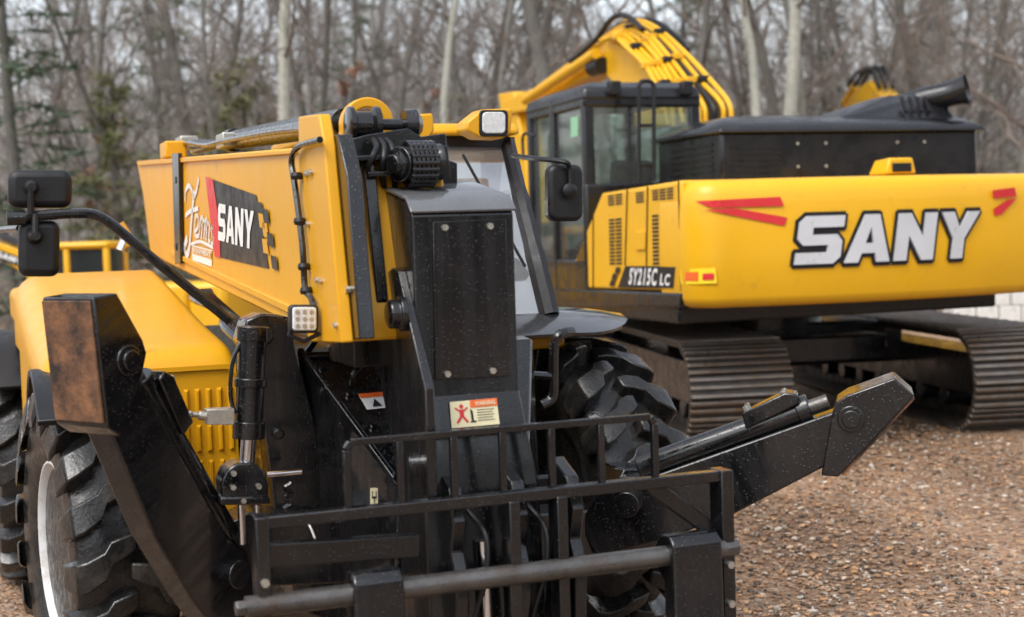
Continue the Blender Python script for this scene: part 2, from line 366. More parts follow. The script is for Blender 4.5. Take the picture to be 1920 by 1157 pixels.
prof=[(.03,-.02),(.05,-.02),(.05,0),(.058,.0)]
for k in range(6):
    t=L*(.1+.76*k/6); w=L*.76/6; prof+=[(.056,t),(.074,t+.001),(.074,t+w*.72),(.056,t+w*.74),(.056,t+w*.96)]
prof+=[(.054,L*.9),(.06,L),(.06,L+.01),(.03,L+.012)]
m.lathe(prof,c,(d-c),36)
for k in range(20):
    a=k*math.pi/10; m.cyl(c+V((L*.1,.070*math.cos(a),.070*math.sin(a))),c+V((L*.84,.070*math.cos(a),.070*math.sin(a))),.008,8)
m.build('chain_roller',BLK,head,bevel=.0015)
m=MB(); m.prism([tY(768,268,-1.73),tY(818,265,-1.73),tY(818,282,-1.73),tY(768,285,-1.73)],(0,.08,0)); m.build('lifting_chain',PLA,head,bevel=.002)
m=MB(); m.lathe([(.058,0),(.058,.010),(.034,.012),(.03,.04),(.01,.042)],c+V((-.012,-.01,0)),(-1,-.5,0),24); m.build('roller_cap',BLK,head,bevel=.003)
m=MB(); m.prism([tY(*p,-1.80) for p in((738,285),(762,278),(768,335),(748,340))],(0,.13,0)); m.build('roller_bracket',BLK,head,bevel=.004)
m=MB(); m.prism([tY(*p,-1.80) for p in((822,275),(840,272),(846,335),(826,338))],(0,.13,0)); m.build('roller_bracket',BLK,head,bevel=.004)
# gooseneck
m=MB(); gp=[(-1.56,2.165),(-1.95,2.10),(-2.0,2.055),(-2.0,1.49),(-2.06,1.17),(-2.10,.62),(-1.75,.62),(-1.72,1.2),(-1.56,1.5)]
m.prism([(-.39,y,z) for y,z in gp],(.345,0,0))
m.hull([(x,y,z) for x,y,z in((-.39,-2.003,1.48),(-.045,-2.003,1.48),(-.40,-2.064,1.17),(-.01,-2.064,1.17),(-.40,-2.103,.62),(-.01,-2.103,.62),(-.39,-1.8,1.48),(-.045,-1.8,1.48),(-.40,-1.8,.62),(-.01,-1.8,.62))])
goose=m.build('gooseneck',BLK,tele,bevel=.008,seg=3)
m=MB(); m.prism([(-.395,y,z) for y,z in((-1.55,2.169),(-1.955,2.102),(-2.006,2.058),(-2.012,2.066),(-1.958,2.113),(-1.55,2.181))],(.356,0,0)); m.build('top_sheen',pm('wet_top_sheen',(.10,.103,.107),.12,0,.3,6,coat=1,drops=70),goose,bevel=.003)  # added sheet; its pale grey paints sky reflection onto the wet black top
m=MB(); m.prism([tY(*p,-2.008) for p in((812,416),(949,410),(956,705),(816,713))],(0,.02,0)); m.build('cover_plate',BLK,goose,bevel=.002)
bolts([tY(*p,-2.008) for p in((833,427),(918,424),(838,701),(923,695))],(0,-.012,0),.011,goose)
m=MB(); m.prism([tX(*p,-.418) for p in((722,515),(735,502),(745,508),(766,600),(797,730),(804,950),(780,935),(742,748))],(.03,0,0))
m.build('side_plate',BLK,goose,bevel=.004)
m=MB(); c=tX(758,588,-.418); m.lathe([(.056,0),(.056,-.02),(.046,-.022),(.046,-.05),(.038,-.055),(.01,-.055)],c,(1,0,0),28); m.build('pivot_boss',BLK,goose,bevel=.003)
q=[tY(847,803,-2.030),tY(937,795,-2.030),tY(931,746,-2.016),tY(843,754,-2.016)]
flat('warning_label',q,CRE,goose)
def sub(q,a0,b0,a1,b1,off):
    bl,br,tr,tl=q; f=lambda a,b:(bl*(1-a)+br*a)*(1-b)+(tl*(1-a)+tr*a)*b+V(off); return [f(a0,b0),f(a1,b0),f(a1,b1),f(a0,b1)]
flat('label_header',sub(q,.42,.72,1,1,(0,-.002,0)),ORA,goose)
text_quad('label_lettering','WARNING',sub(q,.52,.78,.95,.95,(0,-.004,0)),CRE,goose,bold=.02)
m=MB(); s=sub(q,0,0,1,1,(0,-.002,0)); f=lambda a,b:(s[0]*(1-a)+s[1]*a)*(1-b)+(s[3]*(1-a)+s[2]*a)*b
# a running figure: head, trunk, two arms, two legs
for pl_ in(((.19,.40),(.27,.40),(.28,.68),(.18,.68)),((.19,.66),(.18,.60),(.09,.74),(.11,.79)),((.27,.66),(.28,.60),(.37,.72),(.35,.77)),((.19,.43),(.25,.43),(.15,.16),(.10,.18)),((.22,.43),(.27,.43),(.37,.20),(.32,.17))):
    m.add([f(*p) for p in pl_],[(0,1,2,3)])
m.add([f(.23+.042*math.cos(k),.80+.085*math.sin(k)) for k in np.linspace(0,6.28,12)[:-1]],[tuple(range(11))])
m.build('label_figure',RED,goose,smooth=0)
m=MB(); m.add([f(.42,.25),f(.47,.2),f(.46,.60),f(.41,.68)],[(0,1,2,3)]); m.add([f(.40,.16),f(.52,.16),f(.52,.22),f(.40,.22)],[(0,1,2,3)])
for k in range(5): b=.6-.1*k; m.add([f(.55,b),f(.55+.36*(1-.1*(k%2)),b),f(.55+.36*(1-.1*(k%2)),b+.025),f(.55,b+.025)],[(0,1,2,3)])
m.build('label_marks',DEC,goose,smooth=0)
# nose (sloped frame front)
m=MB(); m.hull([(-.55,-1.02,1.56),(.4,-1.02,1.56),(-.33,-1.56,1.12),(.15,-1.56,1.12),(-.38,-1.56,.55),(.2,-1.56,.55),(-.58,-.8,.55),(.45,-.8,.55),(-.58,-.8,1.56),(.45,-.8,1.56)])
nose=m.build('frame_nose',BLK,tele,bevel=.010)
nn=V((0,-.44,.54)).normalized(); p0=V((0,-1.02,1.56))+nn*.004
m=MB(); rim_=[(556,664),(565,662),(738,896),(736,908)]
m.prism([T.hitp(*p,p0,nn) for p in rim_],nn*.03)
m.prism([T.hitp(*p,p0,nn) for p in((560,668),(722,660),(722,668),(565,676))],nn*.02)
m.build('nose_rim',BLK,nose,bevel=.004)
q=[T.hitp(*p,p0,nn) for p in((688,768),(731,764),(722,735),(671,739))]
flat('caution_label',q,WHT,nose)
flat('label_header',sub(q,0,.72,1,1,nn*.002),ORA,nose)
f=lambda a,b:(q[0]*(1-a)+q[1]*a)*(1-b)+(q[3]*(1-a)+q[2]*a)*b+nn*.003
flat('label_marks',[f(.3,.12),f(.7,.12),f(.5,.62)],DEC,nose)
m=MB(); g=lambda px,py,h:T.hitp(px,py,p0,nn)+nn*h
m.tube(crv([g(660,722,0),g(662,716,.05),g(690,700,.07),g(716,700,.05),g(718,708,0)]),.012,8); m.build('grab_handle',BLK,nose)
bolts([T.hitp(*p,p0,nn) for p in((605,690),(655,740),(600,735),(700,800),(640,800))],nn*.012,.012,nose,mat=BLK)
qq=[tY(694,950,-1.60),tY(709,950,-1.60),tY(708,915,-1.60),tY(694,915,-1.60)]; flat('tie_down_label',qq,CRE,nose)
m=MB(); s=qq; f=lambda a,b:(s[0]*(1-a)+s[1]*a)*(1-b)+(s[3]*(1-a)+s[2]*a)*b+V((0,-.003,0))
for a0,b0,a1,b1 in((.2,.55,.3,.85),(.7,.55,.8,.85),(.2,.45,.8,.55),(.45,.2,.55,.45)): m.add([f(a0,b0),f(a1,b0),f(a1,b1),f(a0,b1)],[(0,1,2,3)])
m.build('label_marks',DEC,nose,smooth=0)
for k in range(5):
    y=-.95+.05*k
    MB().tube(crv([(-.5+.1*k,y,1.56),(-.42+.1*k,y-.05,1.66),(-.3+.1*k,y-.03,1.64),(-.2+.1*k,y,1.55)]),.014,8).build('hydraulic_hose',BLK,tele)
for k in range(6):
    x=-.58+.02*k; MB().tube(crv([(x,-.6,1.5),(x-.1,-.2,1.62-.01*k),(x-.02,.3,1.66-.015*k),(x-.06,.9,1.7),(x,1.4,1.72)]),.018,8).build('hydraulic_hose',BLK,tele)
# stabiliser uprights + cross frame
m=MB()
m.prism([tY(*p,-1.12) for p in((450,640),(462,600),(490,588),(520,590),(546,596),(556,660),(620,900),(640,985),(520,985),(500,830),(478,700))],(0,.16,0))
m.prism([tY(*p,-1.25) for p in((425,985),(470,960),(600,970),(760,1000),(1000,965),(1130,955),(1170,880),(1215,878),(1240,920),(1240,1015),(1180,1065),(1000,1080),(500,1100),(420,1090))],(0,.2,0))
m.build('cross_frame',BLK,tele,bevel=.008)
for p,yy,r in(((493,628),-1.12,.035),((520,812),-1.12,.02),((1202,905),-1.25,.045)):
    MB().lathe([(r,.0),(r,-.03),(r*.8,-.035),(.005,-.035)],tY(*p,yy),(0,1,0),20).build('pivot_pin',BLK,tele,bevel=.003)
m=MB(); a,b=tY(474,612,-1.36),tY(466,822,-1.36); m.cyl(a,b,.048); m.lathe([(.056,0),(.056,.06)],b,a-b,24); m.lathe([(.055,0),(.055,.05)],a,b-a,24); m.lathe([(.056,.18),(.056,.21)],a,b-a,24)
m.tube(crv([tY(452,640,-1.37),tY(436,680,-1.37),tY(432,740,-1.37),tY(440,775,-1.37)]),.008,8)
cyl=m.build('stabiliser_cylinder',BLK,tele,bevel=.004)
m=MB(); m.cyl(b,tY(462,880,-1.36),.027); m.build('cylinder_rod',CHR,cyl)
m=MB(); m.prism([tY(*p,-1.42) for p in((418,945),(414,905),(424,882),(445,868),(478,868),(496,884),(504,910),(502,945))],(0,.12,0)); m.prism([tY(*p,-1.44) for p in((412,932),(506,930),(508,946),(412,948))],(0,.16,0)); m.build('cylinder_clevis',BLK,cyl,bevel=.008)
bolts([tY(*p,-1.42) for p in((437,887),(436,913),(484,911),(455,938))],(0,-.022,0),.010,cyl)
for p,q_,r,y in(((452,946),(455,1020),.013,-1.38),((482,946),(484,1000),.010,-1.38),((500,890),(565,884),.012,-1.3)): MB().cyl(tY(*p,y),tY(*q_,y),r).build('guide_rod',CHR,cyl)
m=MB(); m.prism([tY(*p,-1.42) for p in((388,768),(440,766),(440,797),(388,797))],(0,.06,0)); m.cyl(tY(396,782,-1.40),tY(372,778,-1.40),.016,8); m.cyl(tY(374,778,-1.40),tY(354,777,-1.40),.010,8)
m.build('valve_block',ZIN,cyl,bevel=.003)
m=MB(); P=[tY(540+6*math.cos(k*1.3),905+k*4,-1.35) for k in range(18)]; m.tube(crv(P,4),.008,6); m.build('coiled_hose',BLK,cyl)
m=MB(); m.tube(crv([tY(560,965,-1.45),tY(580,985,-1.5),tY(598,1030,-1.5)]),.004,6); m.build('cable_tie',WHT,cyl)
# stabiliser arms
def stabiliser(pivot,e,th,lab):
    e=V(e).normalized(); up=V((0,0,1)); X=e*math.cos(R(th))+up*math.sin(R(th)); Z=-e*math.sin(R(th))+up*math.cos(R(th)); Y=Z.cross(X)
    mat=M((X,Y,Z)).transposed().to_4x4(); mat.translation=V(pivot)
    m=MB(); bpts=[(-.22,-.02),(-.12,.07),(.02,.1),(.12,.06),(.85,.035),(.94,.05),(.97,.0),(.92,-.06),(.78,-.14),(.33,-.19),(.05,-.18),(-.2,-.15)]
    m.prism([(x,-.06,z) for x,z in bpts],(0,.12,0)); arm=m.build('stabiliser_arm',BLK,tele,bevel=.008,label=lab)
    A_=V((1.152,0,-.012)); B_=V((.783,0,-.188))
    m=MB(); fp=[(1.112,.074),(A_.x,A_.z),(B_.x,B_.z),(.727,-.160),(.845,.025),(.885,.07),(.93,.08)]
    m.prism([(x,-.122,z) for x,z in fp],(0,.244,0)); m.build('foot_bracket',BLK,arm,bevel=.006)
    dv=(B_-A_).normalized(); n=V((-dv.z,0,dv.x)); a=A_+dv*.010; b=B_-dv*.015
    m=MB(); m.prism([(a.x,-.114,a.z),(b.x,-.114,b.z),(b.x+n.x*.010,-.114,b.z+n.z*.010),(a.x+n.x*.010,-.114,a.z+n.z*.010)],(0,.228,0)); m.build('foot_pad',RUS,arm,bevel=.003)
    m=MB(); m.cyl((.91,-.144,-.006),(.91,.144,-.006),.034); m.cyl((.91,-.132,-.006),(.91,.132,-.006),.05); m.build('pivot_pin',BLK,arm,bevel=.004)
    m=MB(); m.cyl((0,-.11,0),(0,.11,0),.05); m.build('pivot_pin',BLK,arm,bevel=.004)
    m=MB(); m.cyl((.08,0,.1),(.78,0,.076),.048); m.lathe([(.055,0),(.055,.05)],(.73,0,.077),(1,0,-.03),24); m.build('stabiliser_cylinder',BLK,arm,bevel=.004)
    m=MB(); m.cyl((.78,0,.076),(.85,0,.073),.028); m.build('cylinder_rod',STE,arm)
    m=MB(); m.prism([(.53,-.06,.095),(.75,-.06,.11),(.76,-.06,.145),(.72,-.06,.168),(.54,-.06,.155)],(0,.12,0)); m.build('valve_cover',BLK,arm,bevel=.006)
    bolts([(x,y,.15) for x in(.56,.71) for y in(-.04,.04)],(0,0,.026),.011,arm)
    arm.matrix_local=mat
stabiliser((-.935,-1.33,.84),(-.82,-.57,0),60,'steeply raised leg with rusty foot pad')
stabiliser((.68,-1.3,.93),(.82,-.57,0),22,'half raised leg reaching out over the gravel')
# fork carriage
yc=-2.2
m=MB()
m.bar((-.965,yc,1.17),(.605,yc,1.17),.045,.036)
m.box((-.965,yc-.035,.25),(-.925,yc+.05,1.19)); m.box((.563,yc-.035,.25),(.608,yc+.05,1.19))
m.bar((-.93,yc+.03,.5),(.56,yc+.03,.5),.06,.12); m.bar((.33,yc+.03,1.16),(.56,yc+.03,.98),.03,.05); m.bar((-.93,yc+.06,1.06),(-.45,yc+.06,1.04),.05,.07)
for x in(-.16,.0):
    m.box((x-.018,yc-.03,.4),(x+.018,yc+.05,1.16))
car=m.build('fork_carriage',BLK,tele,bevel=.004)
m=MB()
P=[(-.68,yc,1.17),(-.68,yc,1.36),(-.665,yc,1.383),(.325,yc,1.383),(.34,yc,1.36),(.34,yc,1.17)]
for a,b in zip(P[:-1],P[1:]): m.bar(a,b,.022,.022,up=(0,1,0))
for x in(-.515,-.345,-.185,-.02,.15): m.bar((x,yc,1.185),(x,yc,1.375),.0215,.0215,up=(0,1,0))
m.build('load_guard',BLK,car,bevel=.003)
m=MB(); m.cyl((-1.0,yc-.02,.93),(.572,yc-.02,.93),.033,24); m.build('fork_shaft',STE,car)
m=MB(); m.cyl((.572,yc-.02,.93),(.622,yc-.02,.93),.03,6); m.build('shaft_nut',STE,car,bevel=.003)
m=MB(); m.cyl((-1.03,yc-.02,.93),(-.985,yc-.02,.93),.024,6); m.build('shaft_nut',STE,car,bevel=.003)
for x0,x1 in((-.69,-.535),(.36,.54)):
    m=MB(); pr=[(yc-.075,.93),(yc-.07,.975),(yc-.04,1.0),(yc+.02,.995),(yc+.05,.96),(yc+.055,.88),(yc+.0,.84),(yc+.0,.2),(yc-1.2,.18),(yc-1.2,.2),(yc-.12,.25),(yc-.085,.3)]
    m.prism([(x0,y,z) for y,z in pr],(x1-x0,0,0)); m.build('fork',BLK,car,bevel=.010,seg=3)
for x in(-.34,-.13,.06):
    pr=[(-2.0,1.25),(-2.12,1.2),(-2.16,1.1),(-2.13,1.0),(-2.17,.92),(-2.15,.7),(-2.02,.55),(-1.9,.7)]
    MB().prism([(x,y,z) for y,z in pr],(.045,0,0)).build('coupler_plate',BLK,car,bevel=.006)
m=MB(); m.cyl((-.22,-2.12,.5),(-.22,-2.1,1.02),.025); m.build('coupler_cylinder',CHR,car)
for k,x in enumerate((-.27,-.07)):
    MB().tube(crv([(x,-2.1,1.12),(x+.03,-2.18,1.05),(x+.02,-2.19,.92),(x-.02,-2.16,.75),(x,-2.12,.6)]),.009,8).build('hydraulic_hose',PLA,car)
bolts([(x,yc-.03,z) for x,z in((-.945,1.0),(.585,.88),(.585,.75))],(0,-.02,0),.013,car)
# cab
A=[tY(1030,592,-.2),tY(1003,480,-.08),tY(978,380,.10),tY(952,268,.46)]
Ac=crv(A,5)
m=MB()
for p in((.9,1.8),(.02,1.8),(.02,.3)):
    m.bar((p[0],p[1],1.4),(p[0],p[1],2.46),.07,.07,up=(0,1,0))
m.bar(A[-1],(.9,1.8,2.46),.08,.06); m.bar(A[-1],(.02,A[-1].y,2.47),.06,.06); m.bar((.02,.3,2.45),(.02,1.8,2.45),.06,.06); m.bar((.02,1.8,2.45),(.9,1.8,2.45),.06,.05)
m.bar((.9,.75,1.45),(.9,.8,2.46),.06,.06,up=(0,1,0))
cab=m.build('cab_frame',PLA,tele,bevel=.004)
m=MB(); m.tube(Ac,[.05]*6+[.045]*5+[.04]*5,8); m.build('windscreen_pillar',PLA,cab)
m=MB(); m.bar(A[0]+V((0,0,-.02)),(.02,-.2,A[0].z-.02),.06,.06); m.build('windscreen_sill',PLA,cab,bevel=.004)
m=MB(); vs=[]
for p in Ac: vs+=[p+V((-.02,.0,0)),V((.03,p.y-.0,p.z))]
fs=[(2*i,2*i+1,2*i+3,2*i+2) for i in range(len(Ac)-1)]; m.add(vs,fs); m.build('windscreen',GLA,cab)
m=MB(); m.add([A[0]+V((.03,.05,0)),A[1]+V((.03,.05,0)),A[2]+V((.03,.05,0)),A[3]+V((.03,.05,0)),(.91,1.75,2.44),(.91,1.75,1.5)],[(0,1,2,3,4,5)]); m.build('side_window',GLA,cab)
m=MB(); m.hull([(x,y,z) for x in(-.02,.93) for y,z in((.36,2.47),(.40,2.53),(1.2,2.56),(1.9,2.53),(1.95,2.46))]); roof=m.build('cab_roof',YEL,tele,bevel=.03,seg=3)
m=MB(); m.box((.02,-.18,1.44),(.9,1.9,1.5)); m.box((.021,-.179,1.30),(.52,.8,1.45)); m.box((.02,.8,.95),(.9,1.899,1.45)); m.build('cab_base',YEL,tele,bevel=.015)
m=MB(); m.box((.06,1.70,1.5),(.86,1.74,2.0)); m.box((.05,.0,1.502),(.88,1.75,1.53)); m.build('cab_lining',INT,cab)
m=MB(); m.hull([(x,y,z) for x in(.28,.68) for y,z in((.8,1.54),(1.3,1.54),(.8,1.72),(1.3,1.72))]); m.hull([(x,y,z) for x in(.3,.66) for y,z in((1.22,1.7),(1.34,1.7),(1.42,2.25),(1.5,2.22))]); m.build('driver_seat',SEA,cab,bevel=.03)
m=MB(); m.tube([(.48+.18*math.cos(a),.42+.12*math.sin(a),1.78+.12*math.sin(a)) for a in np.linspace(0,6.283,25)],.015,8); m.cyl((.48,.42,1.78),(.48,.2,1.5),.04); m.bar((.31,.42,1.78),(.65,.42,1.78),.03,.02); m.build('steering_wheel',SEA,cab)
m=MB(); m.bar(tY(868,290,.1),tY(985,500,-.2),.008,.012); m.build('wiper',PLA,cab)
y=.12
m=MB(); m.prism([tY(*p,y) for p in((876,228),(905,205),(962,203),(958,250),(942,260),(900,258),(874,244))],(0,.16,0)); m.build('work_lamp',YEL,roof,bevel=.01)
m=MB(); m.prism([tY(*p,y-.012) for p in rr(905,210,948,250,8)],(0,.03,0)); m.build('lamp_lens',LEN,roof,bevel=.004)
m=MB(); m.prism([tY(*p,y-.006) for p in rr(899,206,953,256,8)],(0,.03,0)); m.build('lamp_bezel',PLA,roof,bevel=.004)
m=MB(); m.prism([tY(*p,-1.38) for p in((770,215),(812,212),(815,245),(803,262),(772,262))],(0,.08,0)); m.build('boom_stop',YEL,boom,bevel=.008)
y=-.45
m=MB(); m.tube(crv([tY(962,292,-.1),tY(1000,297,-.3),tY(1055,303,y),tY(1068,315,y),tY(1070,360,y)]),.012,8); m.build('mirror_arm',PLA,cab)
m=MB(); m.prism([tY(*p,y+.02) for p in rr(1030,308,1095,415,16)],(0,.07,0)); m.build('mirror',PLA,cab,bevel=.02,seg=3)
m=MB(); m.lathe([(.03,0),(.035,.02),(.02,.03)],tY(1066,358,y+.01),(0,-1,0),16); m.build('mirror_joint',PLA,cab)
# left mirrors
y=-1.15
m=MB(); m.tube(crv([tY(*p,y) for p in((432,602),(380,560),(300,496),(215,425),(180,404),(150,400),(90,403),(28,409))],4),.018,10)
m.lathe([(.026,-.03),(.026,.03)],tY(30,409,y),(1,0,0),12); ma=m.build('mirror_arm',BLK,tele)
for bx,j in(((15,318,136,390),(58,352)),((35,413,113,519),(66,443))):
    m=MB(); m.prism([tY(*p,y+.0) for p in rr(*bx,18)],(0,.08,0)); m.build('mirror',PLA,ma,bevel=.025,seg=3)
    m=MB(); m.lathe([(.026,0.0),(.026,.03),(.014,.05)],tY(*j,y+.01),(0,-1,0),16); m.tube([tY(j[0],j[1],y-.03),tY(j[0],402,y-.02)],.012,8); m.build('mirror_joint',PLA,ma)
m=MB(); m.tube([tY(0,431,-.6),tY(36,428,-.9)],.012,8); m.build('mirror_stay',BLK,ma)
# front lamp
y=-1.73
m=MB(); m.prism([tY(*p,y) for p in rr(545,572,598,625,8)],(0,.05,0)); fl=m.build('front_lamp',PLA,tele,bevel=.006)
m=MB(); m.prism([tY(*p,y-.008) for p in rr(549,576,594,620,6)],(0,.02,0)); m.build('lamp_lens',LEN,fl,bevel=.004)
bolts([tY(558+13*a,585+13*b,y-.007) for a in range(3) for b in range(3)],(0,-.003,0),.0075,fl,'lamp_diode',ZIN,12)
m=MB(); m.tube([tY(548,600,y+.02),tY(542,628,y+.02),tY(570,640,y+.02),tY(600,625,y+.02)],.008,8); m.build('lamp_bracket',PLA,fl)
# right mudguard: thin drooping sheet with rounded free end
m=MB(); rings=[]
for k in range(19):
    x=.30+.95*k/18; u=k/18; end=math.sqrt(max(0,1-max(0,(u-.62)/.38)**2)); a0=90-27*max(.10,end); a1=92+24*max(.10,end); droop=.16*max(0,(.28-u)/.28)**2+.05*max(0,(u-.5)/.5)**2
    ring=[]
    for r_ in(.915,.930):
        row=[]
        for j in range(9):
            a=R(a0+(a1-a0)*j/8); row.append((x,-r_*math.cos(a)*1.05,.7+r_*math.sin(a)-droop))
        ring+=row if r_<.92 else row[::-1]
    rings.append(ring)
m.loft(rings); m.build('mudguard',FEN,tele,smooth=60)
m=MB(); m.tube(crv([tY(1072,622,-.72),tY(1052,626,-.75),tY(1040,645,-.75),tY(1038,700,-.75),tY(1036,745,-.75),tY(1015,760,-.75)]),.022,10); m.tube([tY(975,702,-.75),tY(1036,706,-.75)],.018,8); m.build('mudguard_bracket',BLK,tele)

# ------------------------------------------------------------ EXCAVATOR
exc=thing('excavator','large yellow crawler excavator with black cab, seen from behind on the right','excavator',E.M)
def cwy(x): return -2.66+.2*((x-.12)/1.4)**2
rc=.27; xe=-1.4+rc
lc=[(-1.4,-1.9),(-1.4,cwy(xe)+rc)]+[(-1.4+rc*(1-math.cos(R(a))),cwy(xe)+rc*(1-math.sin(R(a)))) for a in(12,25,38,50,62,74)]
out=list(lc)+[(x,cwy(x)) for x in np.linspace(xe+.02,.24-xe-.02,29)]+[(.24-x,y) for x,y in lc[::-1]]
oxs=[p[0] for p in out[1:-1]]; oys=[p[1] for p in out[1:-1]]
def surf(x): return float(np.interp(x,oxs,oys))
def inset(pts,d):
    o=[]
    for i,p in enumerate(pts):
        a=pts[max(0,i-1)];b=pts[min(len(pts)-1,i+1)]; tx,ty=b[0]-a[0],b[1]-a[1]; l=math.hypot(tx,ty)
        o.append((p[0]-ty/l*d,p[1]+tx/l*d))
    return o
rings=[]
for z,d in((1.09,.14),(1.095,.07),(1.12,.02),(1.17,0),(1.5,-.012),(1.82,0),(1.90,.010),(1.95,.03),(1.985,.06),(2.005,.11),(2.01,.25)):
    rings.append([(x,y,z) for x,y in inset(out,d)])
m=MB(); m.loft(rings); cw=m.build('counterweight',YEL2,exc,smooth=50)
h=[eY(*p,-2.64) for p in((1492,500),(1815,480),(1838,390),(1490,412))]
x0,x1=h[0].x,h[2].x; z0=(h[0].z+h[1].z)/2; z1=(h[2].z+h[3].z)/2
def cmap(a,b,off): x=x0+(x1-x0)*a; return V((x,cwy(x)-off-.008,z0+(z1-z0)*b))
G=glyphs(.12,.16); ar=(x1-x0)/(z1-z0)
m=MB()
for p in G: m.prism([cmap(a,b,.028) for a,b in p],(0,.03,0))
m.build('lettering',SIL,cw,smooth=0)
m=MB(); wv=.085; k_=0
for p in G:
    n=len(p); m.add([cmap(a,b,.010) for a,b in p],[tuple(range(n))])
    for i in range(n):
        k_+=1; of=.0102+.00003*k_
        a,b=p[i],p[(i+1)%n]; dx_,dz_=(b[0]-a[0])*ar,b[1]-a[1]; l=math.hypot(dx_,dz_); nx,nz=-dz_/l*wv/ar,dx_/l*wv; ex,ez=dx_/l*wv*.5/ar,dz_/l*wv*.5
        m.add([cmap(a[0]-ex-nx,a[1]-ez-nz,of),cmap(b[0]+ex-nx,b[1]+ez-nz,of),cmap(b[0]+ex+nx,b[1]+ez+nz,of),cmap(a[0]-ex+nx,a[1]-ez+nz,of)],[(0,1,2,3)])
m.build('lettering_outline',DEC,cw,smooth=0)
def cwpoly(name,pts,mat,off=.004,yp=-2.58):
    P=[eY(*p,yp) for p in pts]
    N_=24; xs=[p.x for p in P]; lo,hi=min(xs),max(xs); m=MB(); cols=[]
    for k in range(N_+1):
        x=lo+(hi-lo)*min(max(k/N_,1e-4),1-1e-4); zz=[]
        for i in range(len(P)):
            a,b=P[i],P[(i+1)%len(P)]
            if (a.x-x)*(b.x-x)<0: zz.append(a.z+(b.z-a.z)*(x-a.x)/(b.x-a.x))
        if len(zz)>=2: cols.append((x,min(zz),max(zz)))
    vs=[]
    for x,a,b in cols: vs+=[(x,surf(x)-off-.010,a),(x,surf(x)-off-.010,b)]
    fs=[(2*i,2*i+2,2*i+3,2*i+1) for i in range(len(cols)-1)]
    m.add(vs,fs); return m.build(name,mat,cw,smooth=0)
cwpoly('red_chevron',((1324,376),(1462,369),(1468,386),(1345,389)),RED); cwpoly('red_chevron',((1336,393),(1384,390),(1474,408),(1470,424)),RED)
cwpoly('red_chevron',((1858,357),(1908,351),(1912,368),(1859,372)),RED); cwpoly('red_chevron',((1860,392),(1892,374),(1912,372),(1878,402),(1861,405)),RED)
cwpoly('warning_label',((1297,505),(1338,502),(1339,531),(1298,534)),YLB,.01,-2.45)
cwpoly('label_marks',((1318,513),(1334,512),(1334,524),(1318,525)),RED,.016,-2.45); cwpoly('label_marks',((1301,511),(1313,510),(1313,527),(1301,528)),ORA,.016,-2.45)
m=MB(); c=eY(1676,312,-2.35); m.hull([c+V(p) for p in((-.13,-.1,-.06),(.13,-.1,-.06),(-.1,-.1,.06),(.1,-.1,.06),(-.13,.15,-.06),(.13,.15,-.06),(-.09,.12,.05),(.09,.12,.05))]); m.build('rear_lamp',YEL2,cw,bevel=.015)
m=MB(); m.box(c+V((-.08,-.112,-.045)),c+V((.08,-.09,.02))); m.build('lamp_lens',PLA,cw,bevel=.005)
# body
m=MB(); m.prism([eX(*p,-1.395) for p in((1128,362),(1276,338),(1283,547),(1056,540))],(2.77,0,0)); body=m.build('body',YEL2,exc,bevel=.025,seg=3)
m=MB(); m.box((-1.36,-2.1,.97),(1.38,1.5,1.1)); m.prism([eX(*p,-1.41) for p in((1030,540),(1278,549),(1275,578),(1030,572))],(.6,0,0)); m.build('deck_frame',BLK2,exc,bevel=.02)
sx=-1.400
def slots(pA,pB,pC,pD,n,cols=1):
    m=MB(); a,b,c,d=[eX(*p,sx) for p in(pA,pB,pC,pD)]
    for j in range(cols):
        for k in range(n):
            t0=(k+.2)/n;t1=(k+.75)/n; u0=(j+.08)/cols;u1=(j+.92)/cols
            f=lambda u,t:(a*(1-u)+b*u)*(1-t)+(d*(1-u)+c*u)*t
            m.add([f(u0,t0),f(u1,t0),f(u1,t1),f(u0,t1)],[(0,1,2,3)])
    m.build('air_vent',DEC,body,smooth=0)
slots((1140,410),(1166,407),(1167,497),(1142,498),13,2); slots((1221,402),(1265,398),(1266,496),(1223,498),13,3)
slots((1078,462),(1100,445),(1101,493),(1079,512),9,1); slots((1138,366),(1167,361),(1167,384),(1139,387),4,2); slots((1190,361),(1208,358),(1208,380),(1191,382),4,1); slots((1221,356),(1263,350),(1263,374),(1222,377),4,3)
for p in(((1176,356),(1172,498)),((1214,350),(1212,498)),((1272,340),(1277,546)),((1112,400),(1112,540))):
    MB().bar(eX(*p[0],sx),eX(*p[1],sx),.006,.010,up=(1,0,0)).build('panel_seam',DEC,body)
flat('model_plate',[eX(*p,sx-.008) for p in((1172,499),(1267,499),(1262,540),(1158,539))],DEC,body)
for a in((1155,501),(1149,513),(1145,525)): flat('decal_check',[eX(a[0]+p[0],a[1]+p[1],sx-.008) for p in((0,0),(8,0),(5,11),(-3,11))],DEC,body)
text_quad('model_lettering','SY215C',[eX(*p,sx-.012) for p in((1178,534),(1230,536),(1233,503),(1182,502))],WHT,body,bold=.03,shear=0,space=1.22)
text_quad('model_lettering','LC',[eX(*p,sx-.012) for p in((1237,535),(1255,536),(1257,514),(1239,513))],WHT,body,bold=.03,shear=0,space=1.2)
m=MB(); m.prism([eX(*p,sx-.01) for p in((1191,435),(1208,433),(1208,468),(1192,469))],(.02,0,0)); m.build('door_latch',YEL2,body,bevel=.004)
m=MB(); m.box((.55,-.6,1.11),(1.365,1.2,1.75)); m.build('tool_box',YEL2,exc,bevel=.04)
